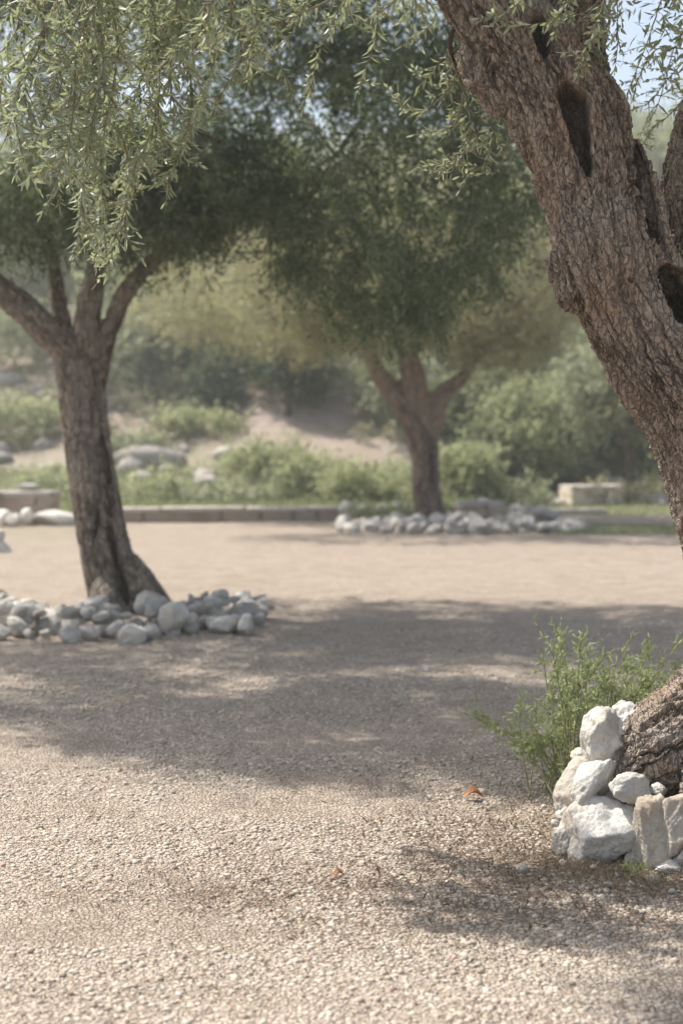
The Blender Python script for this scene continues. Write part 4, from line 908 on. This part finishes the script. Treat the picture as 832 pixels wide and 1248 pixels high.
# ================================================================== THE GREEN PLANT BY THE ROCKS
gxp, gyp = .92, 5.62
plant = empty('green_plant', (gxp, gyp, 0), 'feathery light green bush growing beside the white rocks and near trunk', 'plant')
r = np.random.default_rng(61); st = Soup(); ld = []
targets = [(578, 872), (600, 885), (622, 905), (640, 880), (655, 850), (650, 920), (668, 800), (680, 785), (690, 800), (700, 790), (715, 805), (730, 800), (745, 812), (765, 795), (790, 792), (805, 800), (820, 822), (815, 835), (790, 820), (770, 830), (750, 835), (735, 840), (700, 830), (680, 840), (665, 870), (690, 865), (710, 860), (725, 862), (655, 900), (672, 905), (690, 895), (665, 935), (680, 945), (640, 905), (705, 880), (780, 845), (800, 838), (760, 850)]
for k in range(76):
    tx, ty = targets[k % len(targets)]; tx += r.normal(0, 12); ty += r.normal(0, 10)
    d1 = r.normal(5.75, .18); tgt = P(tx, ty, d1); root = np.array([P(700 + r.normal(0, 22) + (35 if tx > 740 else 0), 950, 5.62)[0], 5.62 + r.normal(0, .1), 0.0])
    mid = (root + tgt) / 2 + np.array([r.normal(0, .03), r.normal(0, .03), .06])
    p, ra = resample([root, mid, tgt], [.0028, .002, .001], .02); st.tube(p - np.array(plant.location), ra, 4)
    n0 = int(len(p) * (.55 if k % 5 else .15))
    for _ in range(int(3 + 8 * len(p) / 20)):
        j = r.integers(n0, len(p)); dd = unit(unit(p[min(j + 1, len(p) - 1)] - p[j - 1]) + r.normal(0, .55, 3)); ln = r.uniform(.03, .10); q = p[j] + dd * ln
        st.tube(np.array([p[j], q]) - np.array(plant.location), [.001, .0007], 3)
        m_ = 7; s_ = r.uniform(.1, 1, m_)[:, None]
        pos = p[j] + dd * ln * s_; d = unit(dd + r.normal(0, .6, (m_, 3)))
        ld.append((pos, d, unit(r.normal(size=(m_, 3)) + np.array([0, 0, .6])), r.uniform(.018, .034, m_), r.uniform(.0045, .0085, m_), r.normal(.1, .1, m_), np.clip(r.normal(.35 + .4 * (k % 2), .2, m_), 0, .9)))
pos, d, n_, L, W, bd, va = (np.concatenate([x[i] for x in ld]) for i in range(7))
V, Fc, S = fine_leaves(pos - np.array(plant.location), d, n_, L, W, bd)
link('stem', st.mesh('stem'), M['stem'], plant)
link('foliage', mesh_from('foliage', V, Fc, S, True, {'var': np.repeat(va, 11)}), M['leaf_plant'], plant)

# ================================================================== GROUND COVER (uncountable)
def pebbles(name, n, ylo, yhi, smin, smax, seed, sub=1):
    r = np.random.default_rng(seed)
    # density falls with distance; points inside the widening view wedge, with a margin
    u = r.uniform(size=n); y = ylo * (yhi / ylo) ** u; x = r.uniform(-1, 1, n) * (y * .26 + .5)
    V0, F0 = ICO[sub]; nv = len(V0)
    s = smin + (smax - smin) * r.power(.45, n)
    s = np.clip(r.lognormal(math.log(smin * 1.5), .55, n), smin * .6, smax) * (y / ylo) ** .25
    bare = smooth(.12, .38, fbm(np.stack([x * 1.3, y * 2.2, x * 0], -1), 4, 57)); s = s * (1 - .6 * bare)
    sc = np.stack([s * r.uniform(.8, 1.25, n), s * r.uniform(.8, 1.2, n), s * r.uniform(.4, .75, n)], -1) / 2
    a = r.uniform(0, 6.28, n); ca, sa = np.cos(a), np.sin(a)
    jit = 1 + r.normal(0, .15, (n, nv, 1))
    Q = V0[None] * jit * sc[:, None]
    z = terrain(x, y) + .006 * fbm(np.stack([x * 6, y * 6, x * 0], -1), 3, 21) + sc[:, 2] * r.uniform(-.6, .35, n)
    W = np.stack([Q[..., 0] * ca[:, None] - Q[..., 1] * sa[:, None] + x[:, None], Q[..., 0] * sa[:, None] + Q[..., 1] * ca[:, None] + y[:, None], Q[..., 2] + z[:, None]], -1)
    Fa = (F0[None] + (np.arange(n) * nv)[:, None, None]).reshape(-1, 3)
    va = np.clip(r.beta(2.4, 1.6, n), 0, .92); va[r.uniform(size=n) < .012] = 1.0
    dk = dirt_mask(x, y) * (r.uniform(size=n) < .75); va = va * (1 - .68 * dk * smooth(-.12, .15, fbm(np.stack([x * 3.2, y * 6, x * 0], -1), 4, 44)))
    me = mesh_from(name, W.reshape(-1, 3), Fa, np.full(len(Fa), 3), True, {'var': np.repeat(va, nv)})
    return tag(link(name, me, M['pebble']), 'loose pale gravel spread over the ground', 'gravel', None, 'stuff')
pebbles('gravel', 150000, 3.0, 11, .0050, .022, 91)
# dead leaves and straw round the near tree
r = np.random.default_rng(92); n = 5200
n2_ = 2600; x2 = r.uniform(-1.3, 1.4, n2_); y2 = r.uniform(3.3, 6.4, n2_); kp = fbm(np.stack([x2 * 1.6, y2 * 3, x2 * 0], -1), 3, 51) > .0; x2 = x2[kp]; y2 = y2[kp]
x = np.concatenate([r.normal(.62, .28, n // 3), r.normal(.35, .6, n // 3), r.normal(1.15, .45, n - 2 * (n // 3))]); y = np.concatenate([r.normal(4.95, .28, n // 3), r.normal(4.45, .22, n // 3), r.normal(4.55, .28, n - 2 * (n // 3))])
x = np.concatenate([x, x2]); y = np.concatenate([y, y2]); n = len(x)
z = terrain(x, y) + r.uniform(.006, .020, n); a = r.uniform(0, 6.28, n)
pos = np.stack([x, y, z], -1); d = np.stack([np.cos(a), np.sin(a), r.normal(0, .25, n)], -1); nr = unit(np.stack([r.normal(0, .5, n), r.normal(0, .5, n), np.ones(n)], -1))
V, Fc, S = fine_leaves(pos, d, nr, r.uniform(.010, .032, n), r.uniform(.003, .008, n), r.normal(0, .35, n))
tag(link('leaf_litter', mesh_from('leaf_litter', V, Fc, S, True, {'var': np.repeat(np.clip(r.uniform(0, .97, n), 0, 1), 11)}), M['litter']), 'brown fallen olive leaves and chaff around the near tree', 'leaf litter', None, 'stuff')
def blades(name, pts, hgt, wid, mat, lab, cat, seed, flop=.5):
    r = np.random.default_rng(seed); n = len(pts); a = r.uniform(0, 6.28, n)
    d = np.stack([np.cos(a) * flop * r.uniform(.3, 1.6, n), np.sin(a) * flop * r.uniform(.3, 1.6, n), np.ones(n)], -1)
    nr = unit(r.normal(size=(n, 3))); V, Fc, S = fine_leaves(pts, d, nr, hgt * r.uniform(.5, 1.2, n), np.full(n, wid), r.normal(.3, .25, n))
    return tag(link(name, mesh_from(name, V, Fc, S, True, {'var': np.repeat(r.uniform(0, .9, n), 11)}), M[mat]), lab, cat, None, 'stuff')
def gpts(px, py, sx, sy, n):
    q = np.stack([r.normal(px, sx, n), np.clip(r.normal(py, sy, n), 600, 1300)], -1); dd = F * CAM_H / (q[:, 1] - HOR)
    X_ = (q[:, 0] - 416) / F * dd; return np.stack([X_, dd, terrain(X_, dd)], -1)
blades('dry_grass', np.vstack([gpts(700, 1052, 22, 8, 500), gpts(740, 1064, 30, 6, 500), gpts(690, 1000, 16, 14, 350), gpts(800, 1078, 30, 6, 300), gpts(650, 1060, 30, 14, 250)]), .035, .0016, 'straw', 'thin dry grass at the foot of the near rocks', 'dry grass', 93, .9)
blades('grass_tuft', np.vstack([gpts(772, 1062, 7, 4, 90), gpts(828, 1052, 6, 3, 60)]), .05, .003, 'leaf_plant', 'small green weed sprouting between the near rocks', 'weed', 94, .8)
xs = r.uniform(3.3, 9, 9000); ys = r.uniform(27, 37, 9000); g1_ = np.stack([xs, ys, terrain(xs, ys)], -1)
xs = r.uniform(-12, 3, 14000); ys = r.uniform(26.2, 33, 14000); g2_ = np.stack([xs, ys, terrain(xs, ys)], -1)
xs = r.uniform(3.2, 6.5, 2500); ys = r.uniform(21.6, 24, 2500); g3_ = np.stack([xs, ys, terrain(xs, ys)], -1)
blades('grass', np.vstack([g1_[:, :], g3_]), .07, .02, 'grass', 'short green grass beside the stone block on the right', 'grass', 95, .7)
blades('meadow_grass', g2_, .28, .03, 'grass', 'tall pale grass growing behind the kerb wall', 'grass', 96, .6)
# single fallen leaves
def fallen(px, py, ln, wd, lab, seed, rot):
    x, y = G(px, py); r = np.random.default_rng(seed); z = float(terrain(np.array([x]), np.array([y]))[0]) + .012
    n = 9; m_ = 5; V = []
    for i in range(n):
        t = i / (n - 1); w = wd * math.sin(math.pi * (t * .96 + .02)) ** .7
        for j in range(m_):
            s_ = (j / (m_ - 1) - .5) * w; V.append(((t - .5) * ln, s_, 1.6 * s_ * s_ / wd + .018 * math.sin(t * 3.3) + r.normal(0, .0008)))
    Fa = [[i * m_ + j, (i + 1) * m_ + j, (i + 1) * m_ + j + 1, i * m_ + j + 1] for i in range(n - 1) for j in range(m_ - 1)]
    me = mesh_from('fallen_leaf', np.array(V), np.array(Fa), np.full(len(Fa), 4)); o = link('fallen_leaf', me, M['orange']); o.location = (x, y, z); o.rotation_euler = (.15, .1, rot)
    return tag(o, lab, 'leaf', 'orange fallen leaves on the gravel')
M['orange'] = plain('orange_dead_leaf', (.36, .175, .085), .4, 60, .002)
fallen(577, 974, .085, .05, 'large curled orange leaf lying on the gravel left of the white rocks', 1, .2)
fallen(412, 1071, .05, .022, 'small orange leaf lying on the gravel at the lower centre', 2, .3)
for k, (px, py, w, h, lab) in enumerate([(586, 962, 16, 6, 'small pale stone half buried behind the orange leaf'), (636, 1056, 16, 8, 'small pinkish stone in the dirt left of the white rocks')]):
    x, y = G(px, py + 4); o = rock_obj('stone', (w / F * y, .04, h / F * y * 1.6), (x, y, .0), (0, 0, k), M['stone_tan'], 3, 900 + k); tag(o, lab, 'stone')

# ================================================================== THE AIR
bm = bmesh.new(); bmesh.ops.create_cube(bm, size=1); me = bpy.data.meshes.new('haze'); bm.to_mesh(me); bm.free()
HAZE = True
if HAZE:
    hz = bpy.data.objects.new('haze', me); COL.objects.link(hz); hz.location = (0, 600, 14.5); hz.scale = (2000, 2000, 31)
    m = bpy.data.materials.new('pale_air'); m.use_nodes = True; nt = m.node_tree; nt.nodes.clear()
    out = nt.nodes.new('ShaderNodeOutputMaterial'); vp = nt.nodes.new('ShaderNodeVolumePrincipled')
    vp.inputs['Color'].default_value = (.97, 1, .94, 1); vp.inputs['Density'].default_value = .0028; vp.inputs['Anisotropy'].default_value = .3
    nt.links.new(vp.outputs[0], out.inputs['Volume']); me.materials.append(m); tag(hz, 'thin pale summer haze in the air', 'haze', None, 'stuff')

# things that share a description are told apart by their order from the left
by = {}
for o in scn.objects:
    if o.parent is None and o.get('label') and o.get('category') == 'rock': by.setdefault(o['label'], []).append(o)
ORD = ['first', 'second', 'third', 'fourth', 'fifth', 'sixth', 'seventh', 'eighth', 'ninth', 'tenth']
for lab, obs in by.items():
    if 2 <= len(obs) <= 10:
        for k, o in enumerate(sorted(obs, key=lambda q: q.location.x / q.location.y)): o['label'] = f"{lab}, {ORD[k]} from left"
